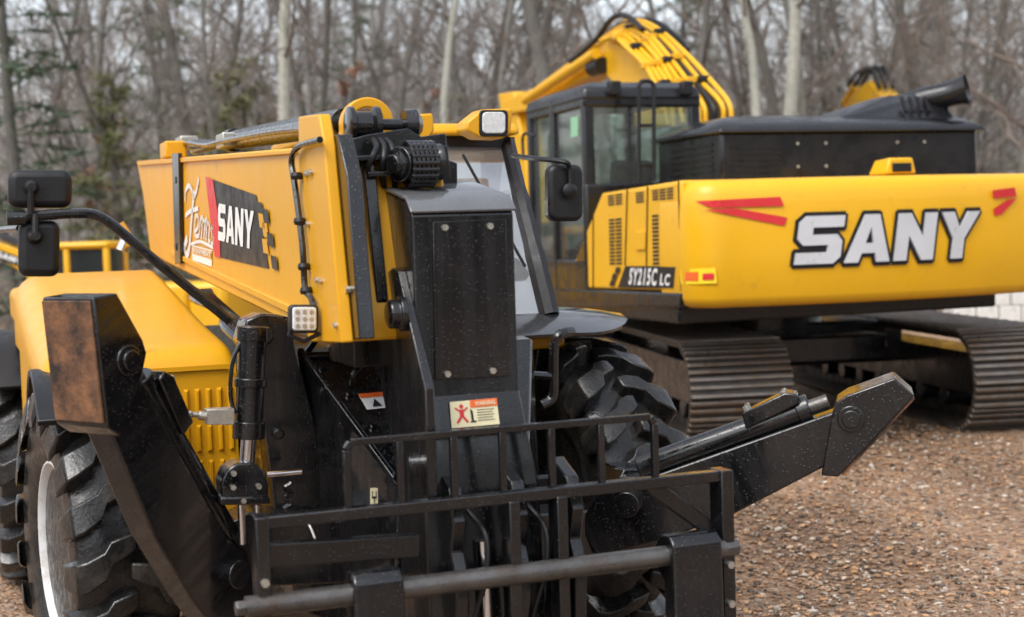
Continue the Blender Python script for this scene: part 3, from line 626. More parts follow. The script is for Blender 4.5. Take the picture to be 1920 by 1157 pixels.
# engine hood
hx=-.80
m=MB(); m.hull([(x,y,z) for x in(hx+.04,1.56) for y in(-1.64,-.45) for z in(1.96,2.40)])
eh=m.build('engine_cover',BLK2,exc,bevel=.03,seg=3)
m=MB(); m.hull([(hx,-1.70,2.385),(1.61,-1.70,2.385),(hx,-.43,2.385),(1.61,-.43,2.385),(hx+.01,-1.68,2.42),(1.60,-1.68,2.42),(hx+.12,-1.5,2.49),(1.55,-1.5,2.49),(hx+.34,-1.2,2.55),(1.45,-1.25,2.56),(hx+.34,-.55,2.55),(1.45,-.55,2.56),(hx+.01,-.45,2.42),(1.60,-.45,2.42)]); m.build('cover_lid',BLK2,eh,bevel=.03,seg=3,smooth=50)
m=MB(); m.hull([(.35,-1.42,2.49),(1.52,-1.45,2.49),(.7,-1.28,2.62),(1.0,-1.22,2.71),(1.47,-1.25,2.74),(.35,-.8,2.52),(1.52,-.8,2.52),(1.0,-.9,2.71),(1.47,-.9,2.74)]); m.build('intake_hump',BLK2,eh,bevel=.04,seg=3,smooth=50)
for k in range(4): x=1.04+.075*k; MB().bar((x,-1.41,2.56),(x+.02,-1.315,2.69),.026,.02,up=(0,1,0)).build('intake_slot',DEC,eh)
m=MB(); P=crv([(1.20,-1.1,2.62),(1.33,-1.2,2.67),(1.46,-1.32,2.70),(1.60,-1.46,2.74)],5); m.tube(P,[.11]*(len(P)-3)+[.115,.125,.135],18,False)
m.tube([P[-1],P[-1]-(P[-1]-P[-2]).normalized()*.12],[.133,.09],18,False); m.build('exhaust_pipe',BLK2,eh)
bolts([(x,-1.638,z) for x in(-.1,.15) for z in(2.12,2.3)]+[(x+.9,-1.638,2.3) for x in(-.1,.15)],(0,-.012,0),.014,eh,'cover_fastener',ZIN,8)
for k in range(6): z=2.06+.05*k; MB().bar((hx+.036,-1.5,z),(hx+.036,-.7,z),.012,.02).build('cover_louvre',DEC,eh)
for k in range(6): z=2.05+.045*k; MB().bar((hx+.12,-1.643,z),(hx+.55,-1.643,z),.010,.018).build('cover_louvre',DEC,eh)
# cab
cx0,cx1,cy0,cy1=-1.4,-.32,-.39,1.12
m=MB()
for x,y in((cx0+.05,cy0+.05),(cx1-.05,cy0+.05),(cx0+.05,cy1-.05),(cx1-.05,cy1-.05),(cx0+.045,.42)):
    m.bar((x,y,1.1),(x,y,2.84),.10,.08,up=(0,1,0))
m.box((cx0,cy0,1.1),(cx1,cy0+.09,2.06)); m.box((cx0+.001,cy0,1.1),(cx0+.08,cy1,1.42)); m.box((cx1-.08,cy0+.001,1.1),(cx1,cy1,2.0)); m.box((cx0+.002,cy1-.09,1.1),(cx1,cy1,1.5))
m.box((cx0+.002,cy0+.002,2.70),(cx1,cy0+.1,2.8)); m.box((cx0+.003,cy0+.003,2.70),(cx0+.08,cy1,2.8))
ecab=m.build('cab',BLK2,exc,bevel=.02,seg=3)
m=MB(); m.hull([(x,y,z) for z,i in((2.76,.0),(2.86,.02),(2.92,.14)) for x in(cx0+i-.01,cx1-i+.01) for y in(cy0+i-.01,cy1-i+.01)]); m.build('cab_roof',BLK2,ecab,bevel=.03,seg=3)
def pane(pts,nm='window_pane'): flat(nm,pts,GLE,ecab)
pane([(cx0+.1,cy0+.03,2.06),(cx1-.1,cy0+.03,2.06),(cx1-.1,cy0+.03,2.70),(cx0+.1,cy0+.03,2.70)])
pane([(cx0+.03,cy0+.1,1.42),(cx0+.03,.37,1.42),(cx0+.03,.37,2.70),(cx0+.03,cy0+.1,2.70)]); pane([(cx0+.03,.47,1.42),(cx0+.03,cy1-.1,1.42),(cx0+.03,cy1-.1,2.70),(cx0+.03,.47,2.70)])
pane([(cx0+.1,cy1-.03,1.5),(cx1-.1,cy1-.03,1.5),(cx1-.1,cy1-.03,2.75),(cx0+.1,cy1-.03,2.75)]); pane([(cx1-.03,cy0+.1,2.0),(cx1-.03,cy1-.1,2.0),(cx1-.03,cy1-.1,2.75),(cx1-.03,cy0+.1,2.75)])
m=MB(); m.hull([(x,y,z) for x in(-1.1,-.65) for y,z in((.0,1.3),(.5,1.3),(.0,1.75),(.5,1.75))]); m.hull([(x,y,z) for x in(-1.06,-.69) for y,z in((-.12,1.7),(.03,1.7),(-.2,2.25),(-.1,2.27))]); m.build('driver_seat',SEA,ecab,bevel=.03)
m=MB()
for px in(1198,1226): m.tube([eY(px,340,-.62),eY(px,160,-.62)],.018,8)
m.tube(crv([eY(1198,162,-.62),eY(1203,153,-.62),eY(1220,153,-.62),eY(1226,162,-.62)]),.018,8)
for py in(235,310): m.tube([eY(1198,py,-.62),eY(1226,py,-.62)],.014,8)
m.build('guard_rail',PLA,exc)
for px in(1150,1285): c=eY(px,166,-.40); MB().box(c-V((.05,.06,.06)),c+V((.05,.03,.06))).build('cab_lamp',PLA,ecab,bevel=.012)
flat('cab_sticker',[eX(*p,cx0+.026) for p in((1070,220),(1084,218),(1084,255),(1070,258))],pm('green_sticker',(.25,.5,.3),.4),ecab)
m=MB(); m.tube(crv([eX(1003,255,-1.44),eX(985,250,-1.5),eX(980,262,-1.5),eX(982,300,-1.5)]),.015,8); m.build('mirror_arm',PLA,ecab)
# boom
bx=.3
top=[(1268,235),(1255,195),(1232,155),(1205,122),(1178,95),(1155,80),(1135,74),(1112,82),(1060,120),(1000,165),(940,190)]
bot=[(945,216),(1010,203),(1070,160),(1110,140),(1135,142),(1160,165),(1185,200),(1190,240)]
m=MB(); m.prism([eX(*p,bx-.2) for p in top+bot],(.30,0,0)); eb=m.build('boom',YEL2,exc,bevel=.02)
oP=[(1150,62),(1172,46),(1200,42),(1240,62),(1285,106),(1325,152),(1366,198),(1372,235)]
iP=[(1128,80),(1142,74),(1156,76),(1180,98),(1208,130),(1228,162),(1246,205),(1250,240)]
def mixp(u,k): return (oP[k][0]*(1-u)+iP[k][0]*u,oP[k][1]*(1-u)+iP[k][1]*u)
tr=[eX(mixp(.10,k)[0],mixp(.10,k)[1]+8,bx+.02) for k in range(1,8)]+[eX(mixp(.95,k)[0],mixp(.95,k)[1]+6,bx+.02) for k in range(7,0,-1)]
MB().prism(tr,(.10,0,0)).build('pipe_gap_shade',pm('gap_shade_paint',(.07,.045,.012),.6,0,.3),eb)  # dark sheet added under the pipes; its colour paints shade into the gaps
NPp=9
for k in range(NPp):
    u=k/(NPp-1); x=bx+.20-.44*u; rn=random.Random(k+5)
    pp=[(mixp(u,q_)[0]+rn.uniform(-3,3),mixp(u,q_)[1]-5+rn.uniform(-3,3)) for q_ in range(8)]
    bk=k in(2,)
    MB().tube(crv([eX(*p,x-.12) for p in pp],4),.025,8).build('hydraulic_hose' if bk else 'hydraulic_pipe',PLA if bk else YEL2,eb)
for t in(2,3,4,5):
    for k in range(NPp-1):
        u=(k+.5)/(NPp-1)
        if (k+t)%2:
            p=mixp(u,t); c=eX(p[0],p[1]-5,bx+.20-.44*u-.14); MB().box(c-V((.05,.04,.03)),c+V((.05,.04,.03))).build('pipe_clamp',PLA if k%3==0 else YEL2,eb,bevel=.008)
for x in(bx-.25,bx-.12,bx+.05,bx+.2):
    MB().tube(crv([eX(1205,56,x),eX(1182,34,x),eX(1160,28,x),eX(1140,43,x),eX(1118,74,x),eX(1070,116,x)],4),.03,8).build('hydraulic_hose',PLA,eb)
for x,o1 in((bx+.34,0),(bx+.30,10)): MB().tube(crv([eX(1185,46-o1,x),eX(1230,50-o1,x),eX(1275,84-o1,x),eX(1290,104-o1,x)],4),.026,8).build('hydraulic_hose',PLA,eb)
m=MB(); m.cyl(eX(1118,100,bx-.3),eX(985,188,bx-.3),.06); m.build('arm_cylinder',YEL2,eb)
m=MB(); m.lathe([(.09,0),(.09,.3)],eX(1130,122,bx-.25),(0,1,0),12); m.build('pin_boss',PLA,eb)
m=MB(); m.prism([eX(*p,bx-.16) for p in((934,176),(962,172),(985,300),(990,420),(970,425),(962,320),(942,240))],(.3,0,0)); m.build('dipper_arm',YEL2,exc,bevel=.02)
m=MB(); m.lathe([(.6,.5),(.6,1.0)],(.4,.1,.0),(0,0,1),36); m.build('slew_ring',BLK2,exc)
# undercarriage
U=M.Translation(V((2.46,13.15,.3)))@M.Rotation(R(8.5),4,'Z'); UL=E.I@U
def track(xc):
    m=MB(); g_=MB(); Lh=1.95; r=.385; zc=.41; per=4*Lh+2*math.pi*r; n=58
    def pos(s):
        s%=per
        if s<2*Lh: return V((0,-Lh+s,zc+r)),V((0,1,0))
        s-=2*Lh
        if s<math.pi*r: a=s/r; return V((0,Lh+r*math.sin(a),zc+r*math.cos(a))),V((0,math.cos(a),-math.sin(a)))
        s-=math.pi*r
        if s<2*Lh: return V((0,Lh-s,zc-r)),V((0,-1,0))
        s-=2*Lh; a=s/r; return V((0,-Lh-r*math.sin(a),zc-r*math.cos(a))),V((0,-math.cos(a),math.sin(a)))
    X=V((1,0,0))
    for k in range(n):
        p,t=pos(k*per/n); nn=V((1,0,0)).cross(t); q=V((xc,0,0))+p; w=.40; hl=per/n*.46
        m.prism([q-X*w-t*hl-nn*.035,q+X*w-t*hl-nn*.035,q+X*w+t*hl-nn*.035,q-X*w+t*hl-nn*.035],nn*.022)
        for g,hh in((-.86,.036),(-.05,.03),(.7,.03)):
            c=q+t*hl*g-nn*.015; g_.prism([c-X*w*.995-t*.017,c+X*w*.995-t*.017,c+X*w*.995+t*.009,c-X*w*.995+t*.009],nn*hh)
        m.prism([q-X*.12-t*hl-nn*.11,q-X*.06-t*hl-nn*.11,q-X*.06+t*hl*.9-nn*.11,q-X*.12+t*hl*.9-nn*.11],nn*.076)
        m.prism([q+X*.06-t*hl-nn*.11,q+X*.12-t*hl-nn*.11,q+X*.12+t*hl*.9-nn*.11,q+X*.06+t*hl*.9-nn*.11],nn*.076)
    o=m.build('track',TRD,exc); o.matrix_local=UL
    g_.build('track_grousers',TRK,o,bevel=.004)
    m=MB(); m.box((xc-.2,-1.85,.26),(xc+.2,1.85,.60))
    for y in(-1.95,1.95): m.lathe([(.05,-.13),(.18,-.12),(.26,-.06),(.275,-.05),(.275,.05),(.26,.06),(.18,.12),(.05,.13)],(xc,y,.41),(1,0,0),28)
    for k in range(7): m.lathe([(.085,-.2),(.085,.2)],(xc,-1.35+.45*k,.21),(1,0,0),16)
    m.build('track_frame',BLK2,o,bevel=.01)
track(-1.12); track(1.12)
m=MB(); m.box((-.95,-.5,.42),(.95,.5,.8)); m.hull([(x,y,z) for x in(-.55,.55) for y in(-1.1,1.1) for z in(.5,.72)]); o=m.build('centre_frame',BLK2,exc,bevel=.02); o.matrix_local=UL

# ------------------------------------------------------------ far machines
def far_digger(mat,label,s=1.0,nm='excavator',bk=1.0,cabmat=None,mark=False):
    r=thing(nm,label,'excavator',mat)
    def B(nm,m,mt,p=r,bv=.02,kz=False):
        if kz: m.v=[(x,y,1.3+(z-1.3)*bk if z>1.3 else z) for x,y,z in m.v]
        m.v=[tuple(c*s for c in v) for v in m.v]; return m.build(nm,mt,p,bevel=bv)
    for x in(-1.1,1.1):
        pts=[(-1.7-.42*math.sin(R(a)),.45-.42*math.cos(R(a))) for a in range(180,-1,-20)]+[(1.7+.42*math.sin(R(a)),.45-.42*math.cos(R(a))) for a in range(0,181,20)]
        m=MB(); m.prism([(x-.3,y,z) for y,z in pts],(.6,0,0)); B('track',m,TRK)
    m=MB(); m.box((-.9,-.8,.4),(.9,.8,1.05)); B('centre_frame',m,BLK2)
    m=MB(); m.box((-1.35,-1.6,1.05),(1.35,1.5,1.3)); m.box((-1.349,-1.599,1.29),(-.1,-.2,2.1)); m.box((.3,-1.599,1.29),(1.349,1.3,2.0)); B('body',m,YEL2,bv=.08)
    m=MB(); m.hull([(x,y,z) for x,y in((-1.35,-1.6),(1.35,-1.6),(-1.3,-2.3),(1.3,-2.3),(-.7,-2.6),(.7,-2.6)) for z in(1.1,2.1)]); B('counterweight',m,YEL2,bv=.08)
    m=MB()
    for x,y in((-1.3,.0),(-.35,.0),(-1.3,1.55),(-.35,1.55),(-1.3,.8)): m.bar((x,y,1.3),(x,y,2.85),.14,.14,up=(0,1,0))
    m.box((-1.38,-.08,2.8),(-.28,1.65,2.95)); m.box((-1.36,-.06,1.25),(-.3,1.62,1.95)); c=B('cab',m,cabmat or BLK2,bv=.06)
    m=MB(); m.box((-1.31,0,1.95),(-.34,1.56,2.8)); B('window_pane',m,DGL,c,0)
    m=MB(); bt=[(.4,1.5),(.9,2.4),(2.2,4.3),(2.9,4.75),(3.5,4.65),(6.0,3.3),(6.1,3.0),(5.7,3.05),(3.2,4.0),(2.7,3.9),(1.6,2.6),(.9,1.4)]
    m.prism([(-.05,y,z) for y,z in bt],(.4,0,0)); b=B('boom',m,YEL2,kz=True)
    m=MB(); m.prism([(0,y,z) for y,z in((5.7,3.5),(6.2,3.5),(5.9,1.4),(5.4,.5),(5.3,.6))],(.3,0,0)); B('dipper_arm',m,YEL2,kz=True)
    m=MB(); m.cyl((.15,4.0,4.75),(.15,6.0,3.6),.08); B('arm_cylinder',m,YEL2,b,0,True)
    m=MB(); m.hull([(x,y,z) for x in(-.4,.7) for y,z in((5.3,.6),(5.0,.1),(4.4,.2),(4.4,.9),(4.8,1.0))]); B('bucket',m,PLA)
    for x in(-.05,.1,.25): m=MB(); m.tube(crv([(x,2.4,4.55),(x,2.8,5.0),(x,3.4,5.0),(x,3.9,4.75)]),.05,8); B('hydraulic_hose',m,PLA,b,0,True)
    if mark:
        m=MB(); m.add([(-.056,y,z) for y,z in((2.9,4.05),(2.2,3.55),(2.2,3.95),(2.9,4.5))],[(0,1,2,3)]); B('decal_panel',m,DEC,b,0,True)
        q=[V((-.062,y,z)) for y,z in((2.82,4.12),(2.28,3.72),(2.28,3.95),(2.82,4.36))]; m=MB()
        for p in glyphs(.1): m.add([(q[0]*(1-a)+q[1]*a)*(1-bb_)+(q[3]*(1-a)+q[2]*a)*bb_ for a,bb_ in p],[tuple(range(len(p)))])
        B('decal_lettering',m,WHT,b,0,True)
    return r
X=(232-960)/F*20
far_digger(M.Translation(V((X,20.5,-.05)))@M.Rotation(R(84),4,'Z'),'small yellow excavator parked far left behind the telehandler bonnet',.70,bk=.5,mark=True,cabmat=YEL2)
X=(1625-960)/F*31
far_digger(M.Translation(V((X+.75,28.0,.16)))@M.Rotation(R(12),4,'Z'),'distant yellow excavator whose boom top shows above the black engine cover',1.0)
CON=pm('concrete',(.62,.61,.57),.85,0,.15,4,bump=.3,bs=30,dirt=(.32,.31,.27),dirtamt=.3)
wh=['lower leftmost','lower second','lower third','lower rightmost','upper leftmost','upper middle','upper rightmost']
for i,(px,zz) in enumerate(((1800,0),(1842,0),(1884,0),(1926,0),(1822,1),(1864,1),(1906,1))):
    d=21.5; x=(px-960)/F*d
    m=MB(); m.box((-.16,-.3,0),(.155,.3,.34)); m.box((-.06,-.15,.339),(.06,.15,.375))
    o=m.build('concrete_block',CON,None,bevel=.02); o.location=(x,d,gz(x,d)+.342*zz)
    tag(o,'pale concrete block, '+wh[i]+' one of the low stack behind the right track','concrete block','concrete blocks stacked behind the excavator')

# ------------------------------------------------------------ ground
def axis(lo,hi,f0,f1,step):
    a=list(np.arange(f0,f1+1e-6,step)); s=step; x=f1
    while x<hi: s*=1.35; x+=s; a.append(min(x,hi))
    s=step; x=f0; b=[]
    while x>lo: s*=1.35; x-=s; b.append(max(x,lo))
    return b[::-1]+a
gx=axis(-220,220,-8,9,.25); gy=axis(-60,400,3,16,.25)
vs=[(x,y,gz(x,y)+.012*math.sin(x*1.7+y*.6)*math.sin(y*1.3)) for y in gy for x in gx]; n=len(gx)
fs=[(j*n+i,j*n+i+1,(j+1)*n+i+1,(j+1)*n+i) for j in range(len(gy)-1) for i in range(n-1)]
gm=bpy.data.materials.new('gravel'); gm.use_nodes=True; nt=gm.node_tree; N=nt.nodes; L=nt.links; b=N['Principled BSDF']
tc=N.new('ShaderNodeTexCoord'); vo=N.new('ShaderNodeTexVoronoi'); vo.inputs['Scale'].default_value=38; L.new(tc.outputs['Object'],vo.inputs['Vector'])
sp=N.new('ShaderNodeSeparateColor'); L.new(vo.outputs['Color'],sp.inputs[0])
cr=N.new('ShaderNodeValToRGB'); e=cr.color_ramp.elements; e[0].position=0; e[0].color=(.08,.052,.036,1); e[1].position=1; e[1].color=(.48,.38,.29,1)
for p,c in((.2,(.25,.145,.08)),(.45,(.36,.235,.145)),(.7,(.24,.17,.12)),(.85,(.32,.25,.19))): q=e.new(p); q.color=(*c,1)
L.new(sp.outputs[0],cr.inputs[0])
nz=N.new('ShaderNodeTexNoise'); nz.inputs['Scale'].default_value=.9; nz.inputs['Detail'].default_value=8; L.new(tc.outputs['Object'],nz.inputs['Vector'])
r2=N.new('ShaderNodeValToRGB'); r2.color_ramp.elements[0].position=.35; r2.color_ramp.elements[0].color=(.58,.52,.47,1); r2.color_ramp.elements[1].position=.65; r2.color_ramp.elements[1].color=(1.15,1.06,.97,1); L.new(nz.outputs['Fac'],r2.inputs[0])
mx=N.new('ShaderNodeMix'); mx.data_type='RGBA'; mx.blend_type='MULTIPLY'; mx.inputs[0].default_value=1; L.new(cr.outputs[0],mx.inputs[6]); L.new(r2.outputs[0],mx.inputs[7]); L.new(mx.outputs[2],b.inputs['Base Color'])
bu=N.new('ShaderNodeBump'); bu.inputs['Strength'].default_value=1; bu.inputs['Distance'].default_value=.018; bu.invert=True; L.new(vo.outputs['Distance'],bu.inputs['Height']); L.new(bu.outputs[0],b.inputs['Normal'])
b.inputs['Roughness'].default_value=.5
g=MB(); g.add(vs,fs); go=g.build('ground',gm,None,smooth=60); tag(go,'brown wet gravel yard running back to the wood','ground',None,'structure')
pmn=bpy.data.materials.new('pebble'); pmn.use_nodes=True; nt=pmn.node_tree; at=nt.nodes.new('ShaderNodeAttribute'); at.attribute_name='tone'; bb_=nt.nodes['Principled BSDF']; nt.links.new(at.outputs['Color'],bb_.inputs['Base Color']); bb_.inputs['Roughness'].default_value=.4
bm=bmesh.new(); bmesh.ops.create_icosphere(bm,subdivisions=1,radius=1); iv=np.array([v.co[:] for v in bm.verts]); itf=np.array([[v.index for v in f.verts] for f in bm.faces]); bm.free()
NP=26000; VV=[];FF=[];CC=[]
pal=np.array([(.37,.215,.12),(.26,.165,.10),(.44,.325,.225),(.16,.118,.085),(.41,.235,.115),(.48,.41,.34),(.07,.052,.04),(.28,.22,.17),(.32,.19,.11)])
for k in range(NP):
    if k<23500:
        y=4.6+8.5*random.random()**1.3; x=random.uniform(.3,.38*y+.6)
    else: y=random.uniform(5,9.5); x=random.uniform(-.39*y,-.2*y)
    s=random.choice((.007,.008,.010,.012,.014,.017,.021))*random.uniform(.8,1.3)
    a=random.random()*6.28; sc=np.array([1,random.uniform(.35,1),random.uniform(.25,.6)])*s
    p=iv*sc*(1+.2*np.random.randn(len(iv),1)); ca,sa=math.cos(a),math.sin(a)
    p=np.stack([p[:,0]*ca-p[:,1]*sa,p[:,0]*sa+p[:,1]*ca,p[:,2]],1)+np.array([x,y,gz(x,y)+s*.22])
    VV.append(p); FF.append(itf+len(iv)*k); c=pal[random.randrange(9)]*random.uniform(.7,1.2); CC.append(np.tile([*c,1.],(len(iv),1)))
me=bpy.data.meshes.new('gravel'); me.from_pydata(np.concatenate(VV).tolist(),[],np.concatenate(FF).tolist())
ca_=me.color_attributes.new('tone','FLOAT_COLOR','POINT'); ca_.data.foreach_set('color',np.concatenate(CC).astype('f').ravel()); me.materials.append(pmn)
o=bpy.data.objects.new('gravel',me); C.objects.link(o); tag(o,'loose wet brown and grey pebbles strewn over the yard','gravel',None,'stuff')

# ------------------------------------------------------------ wood
def bark(name,c,c2,sc=3): return pm(name,c,.9,0,.35,14,bump=.4,bs=25,dirt=c2,dirtamt=.55,ds=sc)
B1=bark('grey_bark',(.165,.155,.14),(.22,.225,.18)); B2=bark('dark_bark',(.105,.096,.086),(.155,.155,.125)); B3=bark('pale_bark',(.35,.345,.295),(.25,.27,.21)); BH=bark('hazy_bark',(.29,.28,.265),(.33,.33,.30))  # hazy bark, twig and needle colours are paler, with distance haze painted in
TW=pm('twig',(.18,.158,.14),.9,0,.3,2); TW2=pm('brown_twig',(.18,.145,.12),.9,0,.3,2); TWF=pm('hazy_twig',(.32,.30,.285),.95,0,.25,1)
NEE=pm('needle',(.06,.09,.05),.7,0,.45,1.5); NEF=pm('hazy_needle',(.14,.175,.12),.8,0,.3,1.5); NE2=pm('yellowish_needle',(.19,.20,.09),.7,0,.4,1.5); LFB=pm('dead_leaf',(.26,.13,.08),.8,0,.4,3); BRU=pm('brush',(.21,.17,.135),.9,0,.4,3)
rnd=random.Random(3)
def wander(p,d,L,n,j,up=.0):
    pts=[V(p)]; d=V(d).normalized()
    for k in range(n):
        d=(d+V((rnd.gauss(0,j),rnd.gauss(0,j),rnd.gauss(0,j)+up))).normalized(); pts.append(pts[-1]+d*L/n)
    return pts
def bare(h,r,low,nb,tw=6):
    tr=MB(); cr=MB(); P=wander((0,0,-.1),(0,0,1),h,10,.07,.05); rad=[r*(1-.85*k/10)**.9+.01 for k in range(11)]; rad[0]*=1.3
    tr.tube(P,rad,9)
    for q in range(nb):
        t=low+(1-low)*(q+rnd.random())/nb; i=min(9,int(t*10)); p=P[i].lerp(P[i+1],t*10-i); a=rnd.random()*6.283; L=h*(.12+.22*rnd.random())*(1.15-t*.6)
        d=V((math.cos(a),math.sin(a),.35+rnd.random()*.9)); r0=max(.012,rad[i]*.34)
        b1=wander(p,d,L,6,.18,.06); (tr if r0>.05 else cr).tube(b1,[r0*(1-.8*k/6)+.004 for k in range(7)],5)
        for w in range(6):
            u=.2+.8*rnd.random(); ii=min(5,int(u*6)); p2=b1[ii]; d2=(b1[ii+1]-b1[ii]).normalized()+V((rnd.gauss(0,.6),rnd.gauss(0,.6),rnd.gauss(.15,.5)))
            L2=L*(.25+.3*rnd.random()); b2=wander(p2,d2,L2,4,.2,.05); cr.tube(b2,[r0*.3*(1-.7*k/4)+.003 for k in range(5)],3)
            for x in range(tw):
                p3=b2[rnd.randrange(1,5)]; d3=d2.normalized()+V((rnd.gauss(0,.7),rnd.gauss(0,.7),rnd.gauss(.2,.5))); cr.tube(wander(p3,d3,L2*(.3+.4*rnd.random()),2,.2),[.006,.005,.003],3,False)
    return tr,cr
def mkbare(label,grp,bk,tw,*a):
    r=thing('bare_tree',label,'tree',M.Identity(4),grp); t,c=bare(*a); t.build('trunk',bk,r); c.build('crown',tw,r,smooth=0); return r
G1='bare hardwoods in the wood behind the yard'
L1='leafless grey hardwood among many alike in the blurred wood behind the machines'; L2='thin leafless sapling with brown twigs among many alike in the blurred wood'; L3='pale hazy leafless hardwood among many alike at the back of the blurred wood'
protos=[mkbare(L1,G1,B1,TW,14,.10,.12,22,7),mkbare(L1,G1,B2,TW,13,.085,.1,22,7),mkbare(L1,G1,B1,TW2,15,.13,.16,20,7),mkbare(L1,G1,B2,TW2,12,.065,.08,22,7),mkbare(L1,G1,B2,TW,16,.15,.2,20,7)]
G3='hazy hardwoods at the back of the wood'
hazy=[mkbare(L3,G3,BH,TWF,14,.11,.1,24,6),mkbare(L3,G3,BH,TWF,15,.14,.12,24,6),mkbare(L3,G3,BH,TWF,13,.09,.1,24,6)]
G2='thin saplings at the edge of the wood'
sap=[mkbare(L2,G2,B2,TW2,7.5,.04,.08,16),mkbare(L2,G2,B1,TW,8.5,.045,.06,17),mkbare(L2,G2,B2,TW2,6,.03,.1,15)]
def place(proto,x,y,s,used,lab=None,grp=None):
    o=proto if not used else copy_tree(proto)
    o.location=(x,y,gz(x,y)); o.rotation_euler=(rnd.gauss(0,.03),rnd.gauss(0,.03),rnd.random()*6.28); o.scale=(s,s,s)
    if lab: o['label']=lab
    if grp: o['group']=grp
    elif lab and 'group' in o: del o['group']
    return o
pu=[False]*len(protos); su=[False]*len(sap); hu=[False]*3
for d0,d1,cnt in((26,32,13),(32,41,22)):
    for k in range(cnt):
        d=rnd.uniform(d0,d1); px=rnd.uniform(-60,1980); x=(px-960)/F*d; i=rnd.randrange(len(protos)); place(protos[i],x,d,rnd.uniform(.65,1.15),pu[i]); pu[i]=True
for k in range(64):
    d=rnd.uniform(42,62); px=rnd.uniform(-60,1980); x=(px-960)/F*d; i=rnd.randrange(3); place(hazy[i],x,d,rnd.uniform(.7,1.2),hu[i]); hu[i]=True
for k in range(26):
    d=rnd.uniform(25,40); px=rnd.uniform(-40,1960); x=(px-960)/F*d; i=rnd.randrange(3); place(sap[i],x,d,rnd.uniform(.7,1.25),su[i]); su[i]=True
pale=mkbare('x',None,B3,TW,15,.125,.35,12)
for k,(px,d,s,lab) in enumerate(((560,24,.95,'straight pale-barked trunk left of centre, above the telehandler boom'),(800,26,.75,'slim pale straight trunk rising just right of the boom roller'),(1415,27,.85,'pale grey trunk above the black engine cover, left one'),(1487,26,1.05,'broad pale grey trunk above the middle of the black engine cover'))):
    place(pale,(px-960)/F*d,d,s,k>0,lab)
def conifer(h,r,dens,leaf,nm,label):
    root=thing(nm,label,'tree',M.Identity(4)); t=MB(); P=wander((0,0,-.1),(0,0,1),h,8,.02,.05); t.tube(P,[.14*(1-.9*k/8)+.01 for k in range(9)],8); t.build('trunk',B2,root); c=MB()
    nb=int(dens*h)
    for q in range(nb):
        z=h*(.08+.92*(q+rnd.random())/nb); Lb=r*(1.05-z/h)**.8*rnd.uniform(.6,1.1)+.15; a=rnd.random()*6.283; b=wander((0,0,z),(math.cos(a),math.sin(a),.1),Lb,4,.12,-.04)
        c.tube(b,[.02,.016,.012,.008,.005],3,False)
        for w in range(int(14+16*Lb/r)):
            u=rnd.uniform(.25,1)*4; i=min(3,int(u)); p=b[i].lerp(b[i+1],u-i)
            for s in range(2):
                dd=V((rnd.gauss(0,1),rnd.gauss(0,1),rnd.gauss(.1,.6))).normalized()*rnd.uniform(.12,.26); sd=dd.orthogonal().normalized()*.022; sd.rotate(M.Rotation(rnd.random()*3,3,dd))
                c.add([p-sd,p+sd,p+dd+sd*.4,p+dd-sd*.4],[(0,1,2,3)])
    c.build('crown',leaf,root,smooth=0); return root
pine=conifer(10,2.4,8,NEE,'pine_tree','dark green pine at the far left edge of the wood'); place(pine,(60-960)/F*25,25,1.0,False)
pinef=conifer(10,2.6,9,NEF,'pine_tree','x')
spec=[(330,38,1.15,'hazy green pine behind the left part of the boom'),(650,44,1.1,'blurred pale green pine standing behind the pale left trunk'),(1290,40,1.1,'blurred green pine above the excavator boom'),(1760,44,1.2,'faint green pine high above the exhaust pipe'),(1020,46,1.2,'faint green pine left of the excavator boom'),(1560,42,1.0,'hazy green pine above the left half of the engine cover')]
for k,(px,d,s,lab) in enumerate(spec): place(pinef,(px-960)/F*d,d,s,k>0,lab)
yp=conifer(5.5,1.8,12,NE2,'young_pine','x')
for k,(px,d,s,lab) in enumerate(((215,26,.9,'yellow-green young evergreen behind the left end of the boom'),(420,28,.95,'yellow-green young evergreen above the white script on the boom'),(480,33,1.1,'taller yellow-green young evergreen beside the pale left trunk'),(880,33,.9,'yellow-green young evergreen behind the roof lamp'))): place(yp,(px-960)/F*d,d,s,k>0,lab)
def leafy(label):
    root=thing('oak_sapling',label,'tree',M.Identity(4)); t,c=bare(5.5,.04,.15,13); t.build('trunk',B2,root)
    src=list(c.v)
    for q in range(600):
        p=V(src[rnd.randrange(len(src))]); dd=V((rnd.gauss(0,1),rnd.gauss(0,1),rnd.gauss(-.4,.6))).normalized()*.11; sd=dd.orthogonal().normalized()*.035; c.add([p,p+dd*.5+sd,p+dd,p+dd*.5-sd],[(0,1,2,3)])
    c.build('crown',LFB,root,smooth=0); return root
ok=leafy('x')
for k,(px,d,s,lab) in enumerate(((615,27,.95,'russet-leaved oak sapling above the boom just left of the roller'),(160,29,.8,'russet-leaved oak sapling right of the far left pine'),(740,34,1.0,'russet-leaved oak sapling behind the boom roller'),(1580,34,.9,'russet-leaved oak sapling behind the engine cover'))): place(ok,(px-960)/F*d,d,s,k>0,lab)
w=MB()
for k in range(900):
    d=rnd.uniform(62,98); x=rnd.uniform(-.42,.42)*d; h=rnd.uniform(6,15); P=wander((x,d,0),(0,0,1),h,3,.04); w.tube(P,[.12,.09,.06,.02],3,False)
    for q in range(13):
        p=P[0].lerp(P[-1],rnd.uniform(.1,.95)); a=rnd.random()*6.28; w.tube(wander(p,(math.cos(a),math.sin(a),rnd.uniform(.2,1.2)),rnd.uniform(1,3),2,.2),[.035,.025,.01],3,False)
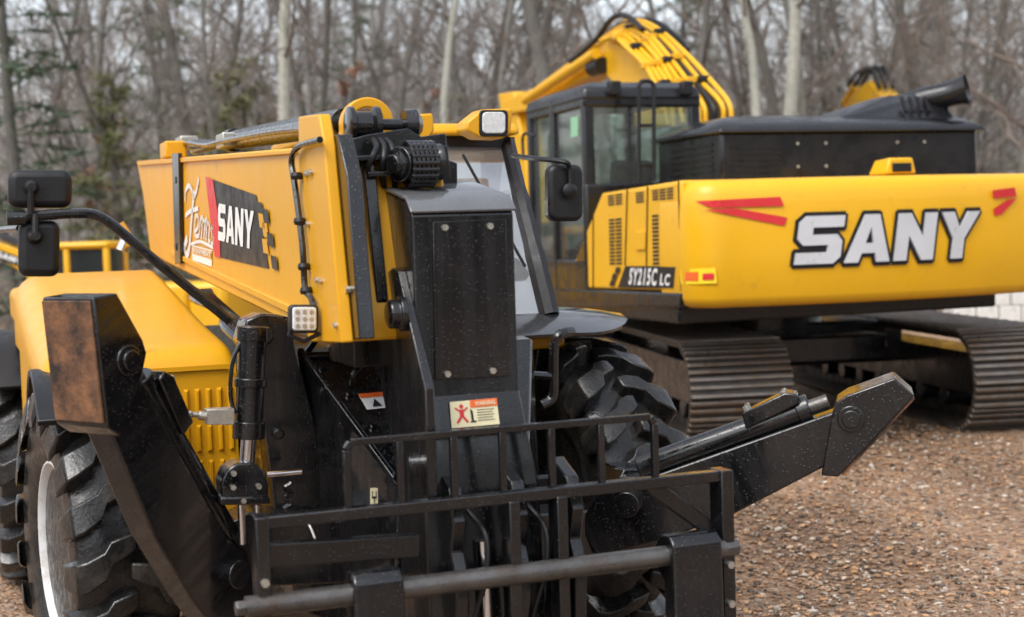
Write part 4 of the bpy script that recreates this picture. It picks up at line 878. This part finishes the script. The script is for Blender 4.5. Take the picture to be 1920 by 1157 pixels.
for k in range(420):   # unseen stems and quads added behind the viewer to darken reflections
    a=R(rnd.uniform(150,390)); rr_=rnd.uniform(26,42); x,y=rr_*math.cos(a),rr_*math.sin(a)*1.0
    if y>-8 and abs(x)<22: continue
    h=rnd.uniform(6,12); P=wander((x,y,0),(0,0,1),h,3,.05); w.tube(P,[.18,.14,.09,.03],3,False)
    for q in range(22):
        p=P[0].lerp(P[-1],rnd.uniform(.02,.95)); dd=V((rnd.gauss(0,1),rnd.gauss(0,1),rnd.gauss(0,.6))).normalized()*rnd.uniform(.5,1.6); sd=dd.orthogonal().normalized()*.25; w.add([p-sd*.3,p+dd*.5+sd,p+dd,p+dd*.5-sd],[(0,1,2,3)])
o=w.build('distant_wood_and_blocker',TWF,None,smooth=0); tag(o,'hazy grey-brown mass of distant bare trees closing the view, plus unseen reflection-darkening stems added behind','wood',None,'stuff')
w=MB()
for k in range(4200):
    d=rnd.uniform(22,48); x=rnd.uniform(-.42,.42)*d; h=rnd.uniform(.3,1.9); P=wander((x,d,gz(x,d)),(rnd.gauss(0,.3),rnd.gauss(0,.3),1),h,3,.15); w.tube(P,[.014,.01,.008,.004],3,False)
    for q in range(5):
        p=P[rnd.randrange(1,4)]; dd=V((rnd.gauss(0,1),rnd.gauss(0,1),rnd.gauss(0,.7))).normalized()*rnd.uniform(.1,.4); sd=dd.orthogonal().normalized()*.02; w.add([p-sd,p+dd*.5+sd,p+dd],[(0,1,2)])
o=w.build('undergrowth',BRU,None,smooth=0); tag(o,'tangled brown brush and dead stems along the wood edge','undergrowth',None,'stuff')

# ------------------------------------------------------------ light, world, camera
wd=bpy.data.worlds.new('World'); scene.world=wd; wd.use_nodes=True; nt=wd.node_tree; N=nt.nodes; L=nt.links
sk=N.new('ShaderNodeTexSky'); sk.sky_type='NISHITA'; sk.sun_disc=False; sk.sun_elevation=R(55); sk.sun_rotation=R(215); sk.air_density=1; sk.dust_density=3
hs=N.new('ShaderNodeHueSaturation'); hs.inputs['Saturation'].default_value=.38; hs.inputs['Value'].default_value=2.05; L.new(sk.outputs[0],hs.inputs['Color']); L.new(hs.outputs[0],N['Background'].inputs[0]); N['Background'].inputs[1].default_value=.15
sl=bpy.data.lights.new('sun','SUN'); sl.energy=1.5; sl.angle=R(30); sl.color=(1,.98,.95); so=bpy.data.objects.new('sun',sl); C.objects.link(so)
az=R(215); el=R(55); dirv=V((math.sin(az)*math.cos(el),math.cos(az)*math.cos(el),math.sin(el))); so.rotation_euler=dirv.to_track_quat('Z','Y').to_euler()
cd=bpy.data.cameras.new('camera'); co=bpy.data.objects.new('camera',cd); C.objects.link(co); co.matrix_world=M.Translation(CAM)@camR.to_4x4()
cd.lens=36*F/1920; cd.sensor_width=36; cd.clip_end=2000; cd.clip_start=.1; cd.dof.use_dof=True; cd.dof.focus_distance=5.8; cd.dof.aperture_fstop=2.1
scene.camera=co
scene.view_settings.view_transform='Standard'; scene.view_settings.look='None'; scene.view_settings.exposure=0
